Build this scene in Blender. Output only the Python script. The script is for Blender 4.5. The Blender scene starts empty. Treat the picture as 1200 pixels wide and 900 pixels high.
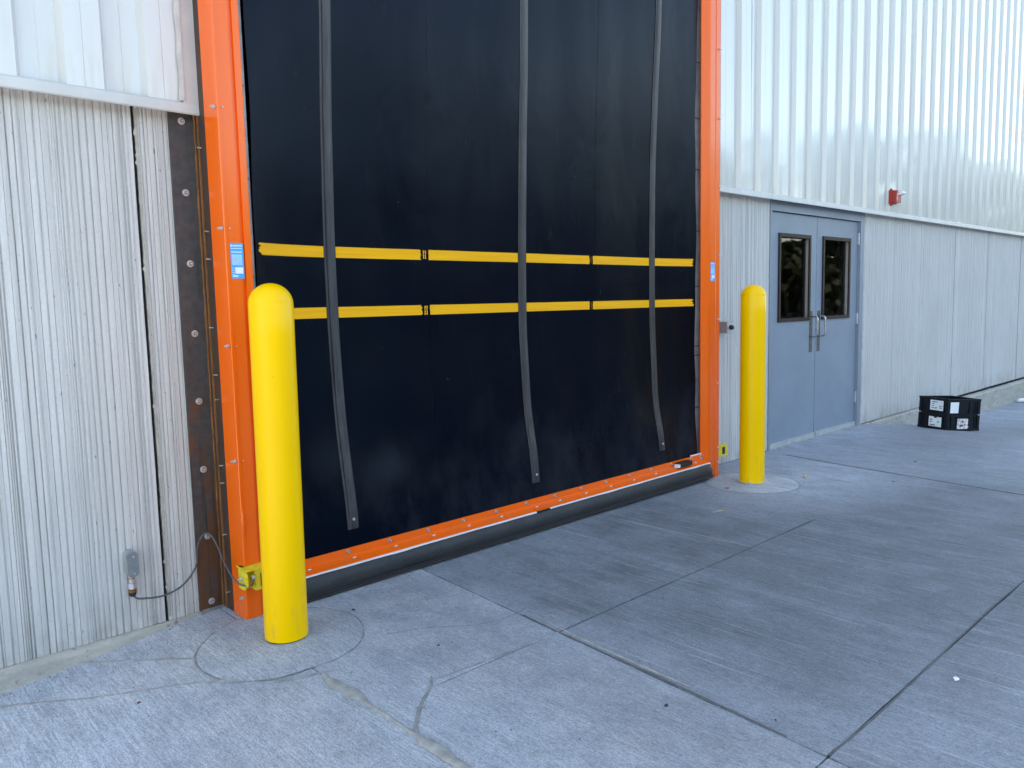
import bpy, bmesh, math, random
import numpy as np
from mathutils import Vector, Matrix
random.seed(7)
S = bpy.context.scene
COL = S.collection
R = math.radians

# ------------------------------------------------------------------ camera
YAW, PITCH, ROLL = 0.751949, 0.102992, 0.0222931
FPX = 919.235
cam_d = bpy.data.cameras.new('camera')
cam = bpy.data.objects.new('camera', cam_d)
COL.objects.link(cam)
fw = Vector((math.sin(YAW)*math.cos(PITCH), math.cos(YAW)*math.cos(PITCH), -math.sin(PITCH)))
rt = Vector((math.cos(YAW), -math.sin(YAW), 0))
dn = fw.cross(rt)
rt2 = rt*math.cos(ROLL) + dn*math.sin(ROLL)
dn2 = dn*math.cos(ROLL) - rt*math.sin(ROLL)
m3 = Matrix((rt2, -dn2, -fw)).transposed()
cam.matrix_world = Matrix.Translation((-6.47793, -3.53879, 1.38015)) @ m3.to_4x4()
cam_d.sensor_fit = 'HORIZONTAL'
cam_d.sensor_width = 36
cam_d.lens = FPX*36/1200
cam_d.clip_start = 0.05
cam_d.clip_end = 3000
S.camera = cam

# ------------------------------------------------------------------ world and sun
SUN_EL, SUN_AZ = R(42), R(-35)     # the sun stands behind the warehouse, off to its left end
W = bpy.data.worlds.new('World')
S.world = W
W.use_nodes = True
wn = W.node_tree
wn.nodes.clear()
sky = wn.nodes.new('ShaderNodeTexSky')
sky.sky_type = 'NISHITA'
sky.sun_disc = False
sky.sun_elevation = SUN_EL
sky.sun_rotation = SUN_AZ
sky.air_density = 1.0
sky.dust_density = 0.6
sky.ozone_density = 1.0
bg = wn.nodes.new('ShaderNodeBackground')
bg.inputs['Strength'].default_value = 0.13
wo = wn.nodes.new('ShaderNodeOutputWorld')
wn.links.new(sky.outputs[0], bg.inputs[0])
wn.links.new(bg.outputs[0], wo.inputs[0])
sd = bpy.data.lights.new('sun', 'SUN')
sd.energy = 3.2
sd.angle = R(0.5)
sd.color = (1, 0.95, 0.88)
sun = bpy.data.objects.new('sun', sd)
COL.objects.link(sun)
sv = Vector((math.sin(SUN_AZ)*math.cos(SUN_EL), math.cos(SUN_AZ)*math.cos(SUN_EL), math.sin(SUN_EL)))
sun.rotation_euler = sv.to_track_quat('Z', 'Y').to_euler()
S.view_settings.view_transform = 'Standard'
S.view_settings.look = 'None'
S.view_settings.exposure = 2.62
S.view_settings.use_white_balance = True      # the phone balanced for open shade
S.view_settings.white_balance_temperature = 8300
S.view_settings.white_balance_tint = 10
S.view_settings.gamma = 1
S.render.engine = 'CYCLES'

# ------------------------------------------------------------------ materials
class NT:
    def __init__(s, name):
        s.m = bpy.data.materials.new(name); s.m.use_nodes = True
        s.t = s.m.node_tree; s.b = s.t.nodes['Principled BSDF']
        s.pos = s.n('ShaderNodeNewGeometry').outputs['Position']
    def n(s, typ, **kw):
        o = s.t.nodes.new(typ)
        for k, v in kw.items(): setattr(o, k, v)
        return o
    def l(s, a, b): s.t.links.new(a, b)
    def map(s, sc, vec=None):
        v = s.n('ShaderNodeVectorMath', operation='MULTIPLY'); s.l(vec or s.pos, v.inputs[0]); v.inputs[1].default_value = sc
        return v.outputs[0]
    def noise(s, sc, scale=1.0, detail=4, rough=.55, dist=0.0):
        o = s.n('ShaderNodeTexNoise'); o.inputs['Scale'].default_value = scale; o.inputs['Detail'].default_value = detail
        o.inputs['Roughness'].default_value = rough; o.inputs['Distortion'].default_value = dist
        s.l(s.map(sc), o.inputs['Vector']); return o.outputs['Fac']
    def ramp(s, f, a, b, lo=0.0, hi=1.0):
        o = s.n('ShaderNodeMapRange'); s.l(f, o.inputs[0])
        for i, v in zip((1, 2, 3, 4), (a, b, lo, hi)): o.inputs[i].default_value = v
        return o.outputs[0]
    def mix(s, f, c1, c2, typ='MIX'):
        o = s.n('ShaderNodeMix', data_type='RGBA', blend_type=typ)
        for k, v in ((0, f), (6, c1), (7, c2)):
            if hasattr(v, 'links'): s.l(v, o.inputs[k])
            elif k == 0: o.inputs[0].default_value = v
            else: o.inputs[k].default_value = tuple(v) + (1,) if len(v) == 3 else v
        return o.outputs[2]
    def math(s, op, a, b=0.0, clamp=False):
        o = s.n('ShaderNodeMath', operation=op, use_clamp=clamp)
        for i, v in enumerate((a, b)):
            if hasattr(v, 'links'): s.l(v, o.inputs[i])
            else: o.inputs[i].default_value = v
        return o.outputs[0]
    def sep(s):
        o = s.n('ShaderNodeSeparateXYZ'); s.l(s.pos, o.inputs[0]); return o.outputs
    def bump(s, h, st=.3, d=.01):
        o = s.n('ShaderNodeBump'); o.inputs['Strength'].default_value = st; o.inputs['Distance'].default_value = d
        s.l(h, o.inputs['Height']); s.l(o.outputs[0], s.b.inputs['Normal']); return o
    def col(s, c):
        if hasattr(c, 'links'): s.l(c, s.b.inputs['Base Color'])
        else: s.b.inputs['Base Color'].default_value = tuple(c) + (1,)
    def set(s, **kw):
        for k, v in kw.items():
            i = s.b.inputs[k.replace('_', ' ')]
            if hasattr(v, 'links'): s.l(v, i)
            else: i.default_value = v

M = {}
def simple(name, c, rough=.5, metal=0.0, var=.12, sc=8, bump=0.0, spec=.5):
    t = NT(name)
    f = t.noise((sc, sc, sc), detail=5)
    t.col(t.mix(t.ramp(f, .3, .7), [x*(1-var) for x in c], [min(1, x*(1+var)) for x in c]))
    f2 = t.noise((sc*3, sc*3, sc*3), detail=3)
    t.set(Roughness=t.ramp(f2, .3, .7, max(.03, rough-.07), rough+.07), Metallic=metal)
    t.b.inputs['Specular IOR Level'].default_value = spec
    if bump: t.bump(f2, bump, .003)
    M[name] = t.m
    return t

def mk_ribbed(name, base, dirt, warm=.0):
    t = NT(name)
    stripe = t.noise((34, 34, .07), detail=3, rough=.5)
    cloud = t.noise((1.6, 1.6, 1.1), detail=6)
    fine = t.noise((160, 160, 60), detail=3)
    pit = t.noise((70, 70, 26), detail=2)
    c = t.mix(t.ramp(stripe, .42, .66), base, dirt)
    c = t.mix(t.ramp(cloud, .35, .7, 0, .45), c, [x*.72 for x in base])
    c = t.mix(t.ramp(fine, .3, .7, 0, .30), c, [x*.62 for x in base])
    c = t.mix(t.ramp(pit, .70, .74, 0, .75), c, (.16, .15, .14))
    z = t.sep()[2]
    low = t.math('MULTIPLY', t.ramp(z, .0, .22, 1, 0), t.ramp(t.noise((9, 9, 5), detail=5), .4, .65))
    c = t.mix(t.math('MULTIPLY', low, .55), c, (.26, .24, .21))
    t.col(c); t.set(Roughness=.88)
    t.b.inputs['Specular IOR Level'].default_value = .25
    h = t.math('ADD', t.math('MULTIPLY', fine, .5), t.math('MULTIPLY', pit, 1.0))
    t.bump(h, .6, .004)
    M[name] = t.m
mk_ribbed('ribbed_concrete', (.68, .665, .64), (.52, .505, .485))
mk_ribbed('ribbed_concrete_far', (.66, .645, .62), (.50, .49, .465))

def mk_curb():
    t = NT('curb_concrete')
    a = t.noise((5, 5, 14), detail=6, rough=.7); b = t.noise((90, 90, 90), detail=3); d = t.noise((24, 24, 24), detail=4)
    c = t.mix(t.ramp(a, .35, .65), (.52, .49, .42), (.36, .34, .30))
    c = t.mix(t.ramp(d, .62, .68, 0, .8), c, (.17, .15, .13))
    c = t.mix(t.ramp(b, .3, .7, 0, .3), c, (.25, .24, .22))
    t.col(c); t.set(Roughness=.92); t.bump(t.math('ADD', d, t.math('MULTIPLY', b, .5)), .6, .008)
    M['curb_concrete'] = t.m
mk_curb()

def mk_ground(name, tone, tan=0.0):
    t = NT(name)
    X, Y, Z = t.sep()
    big = t.noise((.75, .75, 1), detail=6, rough=.6, dist=.4)
    mid = t.noise((4.2, 3.2, 1), detail=6, rough=.62)
    broom = t.noise((95, 4.5, 1), detail=4, rough=.6)
    broom2 = t.noise((38, 1.3, 1), detail=3, rough=.5)
    speck = t.noise((190, 100, 1), detail=3, rough=.7)
    blot = t.noise((17, 14, 1), detail=3)
    c0 = (tone*.89, tone*.985, tone*1.09)
    c = t.mix(t.ramp(mid, .32, .68), [x*.66 for x in c0], [min(.92, x*1.1) for x in c0])
    c = t.mix(t.ramp(big, .40, .66, 0, .55), c, [x*.58 for x in c0])
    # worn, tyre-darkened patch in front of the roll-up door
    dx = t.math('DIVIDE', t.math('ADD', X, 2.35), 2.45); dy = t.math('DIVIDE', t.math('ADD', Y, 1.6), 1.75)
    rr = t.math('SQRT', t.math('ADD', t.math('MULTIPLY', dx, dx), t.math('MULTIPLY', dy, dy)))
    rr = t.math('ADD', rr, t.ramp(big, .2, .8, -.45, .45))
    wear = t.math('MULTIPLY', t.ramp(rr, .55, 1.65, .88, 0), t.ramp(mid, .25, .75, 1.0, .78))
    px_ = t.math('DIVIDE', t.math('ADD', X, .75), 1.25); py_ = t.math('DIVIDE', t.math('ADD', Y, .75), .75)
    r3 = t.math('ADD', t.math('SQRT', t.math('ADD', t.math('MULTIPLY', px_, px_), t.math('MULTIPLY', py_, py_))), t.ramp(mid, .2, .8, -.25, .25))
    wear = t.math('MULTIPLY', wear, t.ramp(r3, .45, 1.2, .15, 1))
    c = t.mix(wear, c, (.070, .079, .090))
    ex = t.math('DIVIDE', t.math('ADD', X, -2.6), 2.6); ey = t.math('DIVIDE', t.math('ADD', Y, 1.0), .75)  # shadow patch by the steel doors, painted into the slab colour
    r2 = t.math('ADD', t.math('SQRT', t.math('ADD', t.math('MULTIPLY', ex, ex), t.math('MULTIPLY', ey, ey))), t.ramp(big, .2, .8, -.4, .4))
    c = t.mix(t.ramp(r2, .5, 1.3, .6, 0), c, (.18, .185, .192))
    # a few long tyre tracks running out of the door
    tr = t.noise((2.3, .10, 1), detail=3, rough=.5)
    c = t.mix(t.ramp(tr, .50, .68, 0, .42), c, [x*.6 for x in c0])
    c = t.mix(t.ramp(broom, .38, .64, 0, .62), c, [x*.42 for x in c0])
    c = t.mix(t.ramp(broom2, .60, .76, 0, .24), c, [min(.8, x*1.4) for x in c0])
    c = t.mix(t.ramp(speck, .44, .60, 0, .55), c, t.mix(.6, c, (.03, .032, .035)))
    grit = t.noise((115, 26, 1), detail=5, rough=.8)
    c = t.mix(t.ramp(grit, .44, .60, 0, .5), c, t.mix(.62, c, (.03, .032, .035)))
    pat = t.noise((14, 5, 5), detail=6, rough=.75)
    c = t.mix(t.ramp(pat, .44, .62, 0, .32), c, t.mix(.5, c, (.03, .032, .035)))
    lite = t.noise((120, 30, 2.7), detail=3, rough=.7)
    c = t.mix(t.ramp(lite, .60, .72, 0, .3), c, t.mix(.5, c, (.85, .87, .88)))
    scr = t.noise((44, .9, 7), detail=2, rough=.4)
    c = t.mix(t.ramp(scr, .66, .74, 0, .26), c, t.mix(.5, c, (.85, .87, .88)))
    
    c = t.mix(t.ramp(blot, .73, .77, 0, .5), c, (.09, .085, .08))
    t.col(c)
    t.set(Roughness=t.ramp(mid, .3, .7, .62, .85))
    t.b.inputs['Specular IOR Level'].default_value = .35
    h = t.math('ADD', t.math('MULTIPLY', broom, 1.0), t.math('MULTIPLY', speck, .8))
    t.bump(h, .8, .005)
    M[name] = t.m
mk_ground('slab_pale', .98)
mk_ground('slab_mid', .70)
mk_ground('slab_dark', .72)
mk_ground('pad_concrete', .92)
mk_ground('yard_concrete', .055)
simple('joint_dark', (.16, .16, .16), .9, bump=.5, sc=30)
simple('mortar', (.29, .285, .265), .85, bump=.6, sc=22, var=.25)
simple('crack_dark', (.095, .098, .102), .9, bump=.6, sc=30, var=.3)
simple('mortar_grey', (.23, .23, .23), .85, bump=.6, sc=22, var=.3)

def mk_siding():
    t = NT('white_siding')
    st = t.noise((14, 14, .5), detail=5); cl = t.noise((.9, .9, .9), detail=4); z = t.sep()[2]
    c = t.mix(t.ramp(st, .4, .7, 0, .35), (.62, .62, .595), (.55, .545, .505))
    low = t.math('MULTIPLY', t.ramp(z, 2.2, 2.55, 1, 0), t.ramp(t.noise((20, 20, 3), detail=5), .45, .65))
    c = t.mix(t.math('MULTIPLY', low, .55), c, (.50, .44, .34))
    t.col(c)
    t.set(Roughness=t.ramp(cl, .3, .7, .14, .20))
    t.b.inputs['Coat Weight'].default_value = .6
    t.b.inputs['Coat Roughness'].default_value = .06
    t.bump(t.noise((2, 2, 1.0), detail=2), .05, .01)
    M['white_siding'] = t.m
mk_siding()
simple('trim_white', (.58, .57, .54), .35, var=.08, sc=5)
simple('trim_corner', (.58, .535, .51), .35, var=.10, sc=5)

def mk_orange(name, c):
    t = NT(name)
    st = t.noise((30, 30, 1.2), detail=4); gr = t.noise((45, 45, 45), detail=3); z = t.sep()[2]
    k = t.mix(t.ramp(st, .5, .8, 0, .18), c, [x*.75 for x in c])
    k = t.mix(t.ramp(gr, .78, .82, 0, .6), k, (.14, .05, .02))
    low = t.math('MULTIPLY', t.ramp(z, 0, .5, 1, 0), t.ramp(t.noise((7, 7, 5), detail=4), .45, .75))
    k = t.mix(t.math('MULTIPLY', low, .25), k, (.28, .12, .05))
    t.col(k); t.set(Roughness=.26)
    t.b.inputs['Coat Weight'].default_value = .2; t.b.inputs['Coat Roughness'].default_value = .12; t.b.inputs['Specular IOR Level'].default_value = .35
    M[name] = t.m
mk_orange('orange_paint', (.98, .135, .004))

def mk_curtain():
    t = NT('black_rubber')
    a = t.noise((1.2, 1, 1.2), detail=5); sc = t.noise((60, 60, 2.5), detail=4); du = t.noise((3.5, 3.5, 2.2), detail=7, rough=.7)
    X, Y, Z = t.sep()
    c = t.mix(t.ramp(a, .35, .7), (.0008, .0025, .0070), (.0016, .0040, .0095))
    c = t.mix(t.ramp(sc, .62, .80, 0, .12), c, (.035, .038, .045))
    dust = t.math('MULTIPLY', t.ramp(Z, .15, .75, 1, 0), t.ramp(du, .42, .68))
    c = t.mix(t.math('MULTIPLY', dust, .30), c, (.05, .054, .060))
    sf = t.noise((5, 5, 1.1), detail=6, rough=.7, dist=1.2)
    c = t.mix(t.ramp(sf, .62, .70, 0, .10), c, (.05, .053, .058))
    c = t.mix(t.ramp(t.noise((40, 40, 40), detail=2), .76, .80, 0, .5), c, (.09, .09, .09))
    t.col(c); t.set(Roughness=t.ramp(du, .3, .7, .20, .27))
    t.b.inputs['Specular IOR Level'].default_value = .115
    t.b.inputs['Specular Tint'].default_value = (.62, .76, 1, 1)
    cr = t.noise((2.2, 2, .9), detail=3, dist=.6); wv = t.noise((260, 260, 260), detail=1)
    t.bump(t.math('ADD', cr, t.math('MULTIPLY', wv, .02)), .28, .03)
    M['black_rubber'] = t.m
mk_curtain()
def mk_strap():
    t = NT('batten_rubber')
    a = t.noise((55, 55, 1.6), detail=6, rough=.7); b = t.noise((6, 6, 4), detail=5)
    c = t.mix(t.ramp(a, .35, .7), (.010, .011, .015), (.055, .055, .060))
    c = t.mix(t.ramp(b, .5, .75, 0, .4), c, (.065, .065, .07))
    t.col(c); t.set(Roughness=.42)
    t.bump(a, .4, .004)
    M['batten_rubber'] = t.m
mk_strap()
def mk_bag():
    t = NT('bag_rubber')
    a = t.noise((4, 4, 9), detail=7, rough=.7); b = t.noise((60, 60, 60), detail=3)
    c = t.mix(t.ramp(a, .35, .7), (.010, .011, .014), (.030, .030, .031))
    c = t.mix(t.ramp(b, .4, .75, 0, .25), c, (.055, .053, .05))
    t.col(c); t.set(Roughness=.6); t.bump(t.math('ADD', t.noise((6, 6, 14), detail=3), t.math('MULTIPLY', b, .15)), .5, .012)
    M['bag_rubber'] = t.m
mk_bag()
def mk_yellow():
    t = NT('yellow_plastic')
    a = t.noise((3, 3, 1.2), detail=4); g = t.noise((50, 50, 50), detail=3); z = t.sep()[2]; sc = t.noise((30, 30, 6), detail=5)
    c = t.mix(t.ramp(a, .35, .7), (1.0, .56, .0), (.97, .53, .0))
    c = t.mix(t.ramp(g, .74, .79, 0, .45), c, (.45, .30, .03))
    low = t.math('MULTIPLY', t.ramp(z, 0.0, .30, 1, 0), t.ramp(sc, .52, .66))
    c = t.mix(t.math('MULTIPLY', low, .35), c, (.35, .26, .08))
    t.col(c); t.set(Roughness=t.ramp(a, .3, .7, .34, .44))
    t.b.inputs['Specular IOR Level'].default_value = .3
    t.bump(t.noise((14, 14, 5), detail=2), .06, .01)
    M['yellow_plastic'] = t.m
mk_yellow()
def mk_stripe():
    t = NT('yellow_tape')
    a = t.noise((3, 3, 90), detail=4); b = t.noise((9, 9, 30), detail=6, rough=.75)
    c = t.mix(t.ramp(a, .35, .7), (.95, .45, .008), (.85, .38, .008))
    c = t.mix(t.ramp(b, .68, .74, 0, .6), c, (.20, .12, .03))
    t.col(c); t.set(Roughness=.5); t.b.inputs['Specular IOR Level'].default_value = .2
    M['yellow_tape'] = t.m
mk_stripe()
def mk_steel():
    t = NT('dark_steel')
    z = t.sep()[2]
    a = t.noise((9, 9, 5), detail=7, rough=.75); b = t.noise((30, 30, 30), detail=4); st = t.noise((34, 34, 1.4), detail=5)
    base = t.mix(t.ramp(b, .3, .7), (.060, .055, .056), (.095, .085, .083))
    amt = t.math('ADD', t.ramp(z, .0, 1.2, .28, .03), a)
    c = t.mix(t.ramp(amt, .60, .74, 0, .85), base, (.15, .060, .022))
    c = t.mix(t.ramp(t.math('ADD', st, t.ramp(z, .0, .9, .12, 0)), .60, .74, 0, .7), c, (.028, .017, .013))
    t.col(c); t.set(Roughness=.55, Metallic=.25); t.bump(b, .3, .003)
    M['dark_steel'] = t.m
    t = NT('rust')
    a = t.noise((22, 22, 6), detail=7, rough=.8); b = t.noise((90, 90, 50), detail=3)
    c = t.mix(t.ramp(a, .4, .62), (.30, .11, .022), (.13, .050, .018))
    c = t.mix(t.ramp(b, .6, .75, 0, .5), c, (.36, .15, .03))
    t.col(c); t.set(Roughness=.85); t.bump(a, .7, .006)
    M['rust'] = t.m
    t = NT('brown_steel')
    a = t.noise((9, 9, 4), detail=7, rough=.8)
    c = t.mix(t.ramp(a, .4, .66), (.045, .032, .028), (.085, .040, .022))
    t.col(c); t.set(Roughness=.6, Metallic=.1); t.bump(a, .4, .004)
    M['brown_steel'] = t.m
mk_steel()
simple('galvanised', (.56, .57, .58), .38, .55, var=.14, sc=22, bump=.1)
simple('zinc', (.66, .66, .64), .35, .6, var=.2, sc=60)
simple('cast_grey', (.24, .26, .28), .35, .35, var=.15, sc=30, bump=.1)
simple('dull_galvanised', (.32, .33, .33), .5, .2, var=.25, sc=16, bump=.2)
simple('door_paint', (.215, .265, .325), .38, var=.07, sc=2.2, bump=.08)
simple('hm_frame_paint', (.21, .255, .31), .42, var=.06, sc=3, bump=.05)
simple('window_bronze', (.026, .016, .016), .45, var=.15, sc=12, spec=.2)
simple('reveal_beige', (.30, .265, .235), .5, var=.1, sc=12)
simple('pull_steel', (.50, .50, .50), .28, .9, var=.12, sc=30)
simple('plate_steel', (.12, .115, .115), .38, .6, var=.25, sc=30)
simple('sealant', (.50, .48, .45), .8, var=.2, sc=12, bump=.4)
simple('blue_sticker', (.02, .38, .80), .35, var=.08, sc=40)
simple('pale_blue_print', (.30, .58, .88), .35, var=.1, sc=60)
simple('white_print', (.78, .80, .84), .45, var=.05, sc=30)
simple('black_print', (.03, .03, .035), .5)
simple('green_print', (.03, .75, .12), .4)
simple('crate_plastic', (.006, .008, .012), .42, var=.2, sc=12, bump=.1, spec=.25)
simple('torn_label', (.55, .50, .50), .8, var=.45, sc=60, bump=.4)
simple('alarm_red', (.42, .035, .028), .38, var=.08, sc=20)
simple('white_plastic', (.80, .80, .80), .3, var=.04, sc=10)
simple('sensor_yellow', (.78, .60, .03), .45, var=.15, sc=30)
simple('black_plastic', (.014, .014, .016), .4)
simple('grey_cable', (.085, .085, .10), .5, var=.15, sc=40)
simple('box_grey', (.30, .31, .32), .45, .2, var=.12, sc=30)
simple('inside_dark', (.035, .035, .035), .8)
simple('inside_floor', (.10, .10, .10), .6)
simple('carton', (.40, .30, .19), .8, var=.1, sc=6)
simple('cabinet_green', (.16, .19, .17), .5)
simple('dead_leaf', (.42, .34, .20), .8, var=.3, sc=40)
simple('red_leaf', (.26, .035, .025), .7, var=.3, sc=60)
simple('brown_leaf', (.13, .045, .03), .8, var=.3, sc=60)
simple('paper_white', (.80, .80, .80), .8, var=.05, sc=30)
simple('pebble', (.045, .04, .038), .9, var=.3, sc=60, bump=.4)
simple('drum_orange', (.62, .13, .015), .5, var=.2, sc=10)
simple('roofing', (.25, .25, .25), .8)
simple('foliage', (.022, .036, .016), .7, var=.4, sc=1.5)
t = NT('gap_black'); t.col((.012, .012, .012)); t.set(Roughness=.95); M['gap_black'] = t.m
t = NT('lamp_glow'); t.col((.8, .8, .8)); t.b.inputs['Emission Color'].default_value = (1, .96, .9, 1); t.b.inputs['Emission Strength'].default_value = 6; M['lamp_glow'] = t.m
def mk_glass():
    m = bpy.data.materials.new('window_glass'); m.use_nodes = True; n = m.node_tree; n.nodes.clear()
    o = n.nodes.new('ShaderNodeOutputMaterial'); mx = n.nodes.new('ShaderNodeMixShader')
    tr = n.nodes.new('ShaderNodeBsdfTransparent'); tr.inputs[0].default_value = (.80, .82, .80, 1)
    gl = n.nodes.new('ShaderNodeBsdfGlossy'); gl.inputs['Roughness'].default_value = .02
    nz = n.nodes.new('ShaderNodeTexNoise'); nz.inputs['Scale'].default_value = 2.0
    bp = n.nodes.new('ShaderNodeBump'); bp.inputs['Strength'].default_value = .015; n.links.new(nz.outputs[0], bp.inputs['Height']); n.links.new(bp.outputs[0], gl.inputs['Normal'])
    fr = n.nodes.new('ShaderNodeFresnel'); fr.inputs[0].default_value = 1.33
    gm = n.nodes.new('ShaderNodeNewGeometry'); sb = n.nodes.new('ShaderNodeMath'); sb.operation = 'SUBTRACT'; sb.use_clamp = True
    n.links.new(fr.outputs[0], sb.inputs[0]); n.links.new(gm.outputs['Backfacing'], sb.inputs[1]); n.links.new(sb.outputs[0], mx.inputs[0]); n.links.new(tr.outputs[0], mx.inputs[1]); n.links.new(gl.outputs[0], mx.inputs[2]); n.links.new(mx.outputs[0], o.inputs[0])
    M['window_glass'] = m
mk_glass()

# ------------------------------------------------------------------ mesh helpers
def wpos(o):
    p = Vector((0, 0, 0))
    while o: p += o.location; o = o.parent
    return p
def tag(o, label=None, cat=None, group=None, kind=None):
    if label: o['label'] = label
    if cat: o['category'] = cat
    if group: o['group'] = group
    if kind: o['kind'] = kind
    return o
def thing(name, label, cat, loc, group=None):
    o = bpy.data.objects.new(name, None); COL.objects.link(o); o.location = loc; o.empty_display_size = .1
    return tag(o, label, cat, group)
def obj(name, bm, mat, parent=None, smooth=None, bevel=0, origin=None):
    """bm holds world coordinates; the mesh is stored relative to its parent (or to origin)"""
    if bevel:
        bmesh.ops.bevel(bm, geom=[e for e in bm.edges if len(e.link_faces) == 2 and e.calc_face_angle(0) > .6], offset=bevel, segments=2, affect='EDGES', clamp_overlap=True, profile=.6)
    base = wpos(parent) if parent else Vector(origin or (0, 0, 0))
    bmesh.ops.translate(bm, verts=bm.verts, vec=-base)
    bmesh.ops.recalc_face_normals(bm, faces=bm.faces)
    me = bpy.data.meshes.new(name); bm.to_mesh(me); bm.free()
    me.materials.append(M[mat])
    if smooth:
        me.polygons.foreach_set('use_smooth', [True]*len(me.polygons))
        if smooth is not True: me.set_sharp_from_angle(angle=R(smooth))
    o = bpy.data.objects.new(name, me); COL.objects.link(o)
    if parent: o.parent = parent
    else: o.location = base
    return o
def place(src, parent, loc, rot=None, name=None):
    """a copy that shares its mesh; src mesh is centred on its own origin"""
    o = src.copy(); COL.objects.link(o); o.parent = parent
    o.location = Vector(loc) - (wpos(parent) if parent else Vector())
    if rot: o.rotation_euler = rot
    return o
def box(bm, x0, x1, y0, y1, z0, z1):
    v = [bm.verts.new(p) for p in ((x0,y0,z0),(x1,y0,z0),(x1,y1,z0),(x0,y1,z0),(x0,y0,z1),(x1,y0,z1),(x1,y1,z1),(x0,y1,z1))]
    for f in ((0,1,2,3),(4,5,6,7),(0,1,5,4),(1,2,6,5),(2,3,7,6),(3,0,4,7)): bm.faces.new([v[i] for i in f])
    return v
def B(*a):
    bm = bmesh.new()
    for k in range(0, len(a), 6): box(bm, *a[k:k+6])
    return bm
def prism(bm, prof, x0, x1, axis='x', n=1):
    """closed profile in (y,z) swept along x (or (x,y) swept along z)"""
    rings = []
    for i in range(n+1):
        x = x0 + (x1-x0)*i/n
        rings.append([bm.verts.new((x, p[0], p[1]) if axis == 'x' else (p[0], p[1], x)) for p in prof])
    k = len(prof)
    for a, b in zip(rings, rings[1:]):
        for i in range(k): bm.faces.new((a[i], a[(i+1) % k], b[(i+1) % k], b[i]))
    bm.faces.new(rings[0]); bm.faces.new(rings[-1])
    return rings
def tube(bm, pts, r, seg=8):
    pts = [Vector(p) for p in pts]; rings = []
    for i, p in enumerate(pts):
        d = (pts[min(i+1, len(pts)-1)] - pts[max(i-1, 0)]).normalized()
        u = d.cross(Vector((0, 0, 1)) if abs(d.z) < .9 else Vector((1, 0, 0))).normalized(); w = d.cross(u)
        rr = r[i] if isinstance(r, (list, tuple)) else r
        rings.append([bm.verts.new(p + (u*math.cos(a) + w*math.sin(a))*rr) for a in [2*math.pi*k/seg for k in range(seg)]])
    for a, b in zip(rings, rings[1:]):
        for k in range(seg): bm.faces.new((a[k], a[(k+1) % seg], b[(k+1) % seg], b[k]))
    bm.faces.new(rings[0]); bm.faces.new(rings[-1])
def smooth_path(pts, n=6):
    P = [Vector(p) for p in pts]; P = [P[0]*2-P[1]] + P + [P[-1]*2-P[-2]]; out = []
    for i in range(1, len(P)-2):
        for k in range(n):
            t = k/n
            out.append(.5*((2*P[i]) + (P[i+1]-P[i-1])*t + (2*P[i-1]-5*P[i]+4*P[i+1]-P[i+2])*t*t + (3*P[i]-P[i-1]-3*P[i+1]+P[i+2])*t**3))
    return out + [P[-2]]
def lathe(bm, prof, seg=48, c=(0, 0)):
    rings = [[bm.verts.new((c[0]+r*math.cos(2*math.pi*k/seg), c[1]+r*math.sin(2*math.pi*k/seg), z)) for k in range(seg)] if r > 1e-6 else [bm.verts.new((c[0], c[1], z))] for r, z in prof]
    for a, b in zip(rings, rings[1:]):
        for k in range(seg):
            A = [a[k], a[(k+1) % seg]] if len(a) > 1 else [a[0]]
            Bb = [b[(k+1) % seg], b[k]] if len(b) > 1 else [b[0]]
            if len(A)+len(Bb) > 2: bm.faces.new(A+Bb)
def lin(x, xs, ys): return float(np.interp(x, xs, ys))
def gz(x, y=0):
    a = -.10*max(0, -5.1-x) if x > -12 else -.69
    b = -lin(x, [1.95, 2.6, 3.6, 6.1, 8.2, 30], [0, .075, .2, .3, .33, .5]) if x > 1.95 else 0
    return a + b
def bolt_mesh(name, r, h, washer, mat):
    """hex head standing along -y on a washer, centred on its own origin"""
    bm = bmesh.new()
    def disc(rad, y0, y1, n, ph=0):
        a = [bm.verts.new((rad*math.cos(2*math.pi*k/n+ph), y0, rad*math.sin(2*math.pi*k/n+ph))) for k in range(n)]
        b = [bm.verts.new((rad*.93*math.cos(2*math.pi*k/n+ph), y1, rad*.93*math.sin(2*math.pi*k/n+ph))) for k in range(n)]
        for k in range(n): bm.faces.new((a[k], a[(k+1) % n], b[(k+1) % n], b[k]))
        bm.faces.new(b)
    if washer: disc(washer, 0, -.003, 14)
    disc(r, -.002, -.002-h, 6, .3)
    disc(r*.5, -.002-h, -.002-h*1.7, 8)
    nf = 15 if washer else 0
    o = obj(name, bm, mat); COL.objects.unlink(o)
    if washer:
        o.data.materials.append(M['cast_grey'])
        for i, p in enumerate(o.data.polygons):
            if nf <= i < nf+7: p.material_index = 1
    return o

# ------------------------------------------------------------------ ground and slabs
xs = sorted(set([-900, -300, -100, -40, -20] + [round(-16+.5*i, 3) for i in range(93)] + [60, 120, 300, 900]))
ys = [-900, -300, -100, -50, -30, -20, -14, -10, -6, -3, -1, 0, 3, 10, 26, 60, 300, 900]
bm = bmesh.new()
g = [[bm.verts.new((x, y, gz(min(30, max(-11.9, x)))-.016)) for x in xs] for y in ys]
for a, b in zip(g, g[1:]):
    for i in range(len(xs)-1): bm.faces.new((a[i], a[i+1], b[i+1], b[i]))
ground = obj('ground', bm, 'yard_concrete')
tag(ground, 'grey concrete yard in the shade in front of the warehouse', kind='structure')

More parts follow.
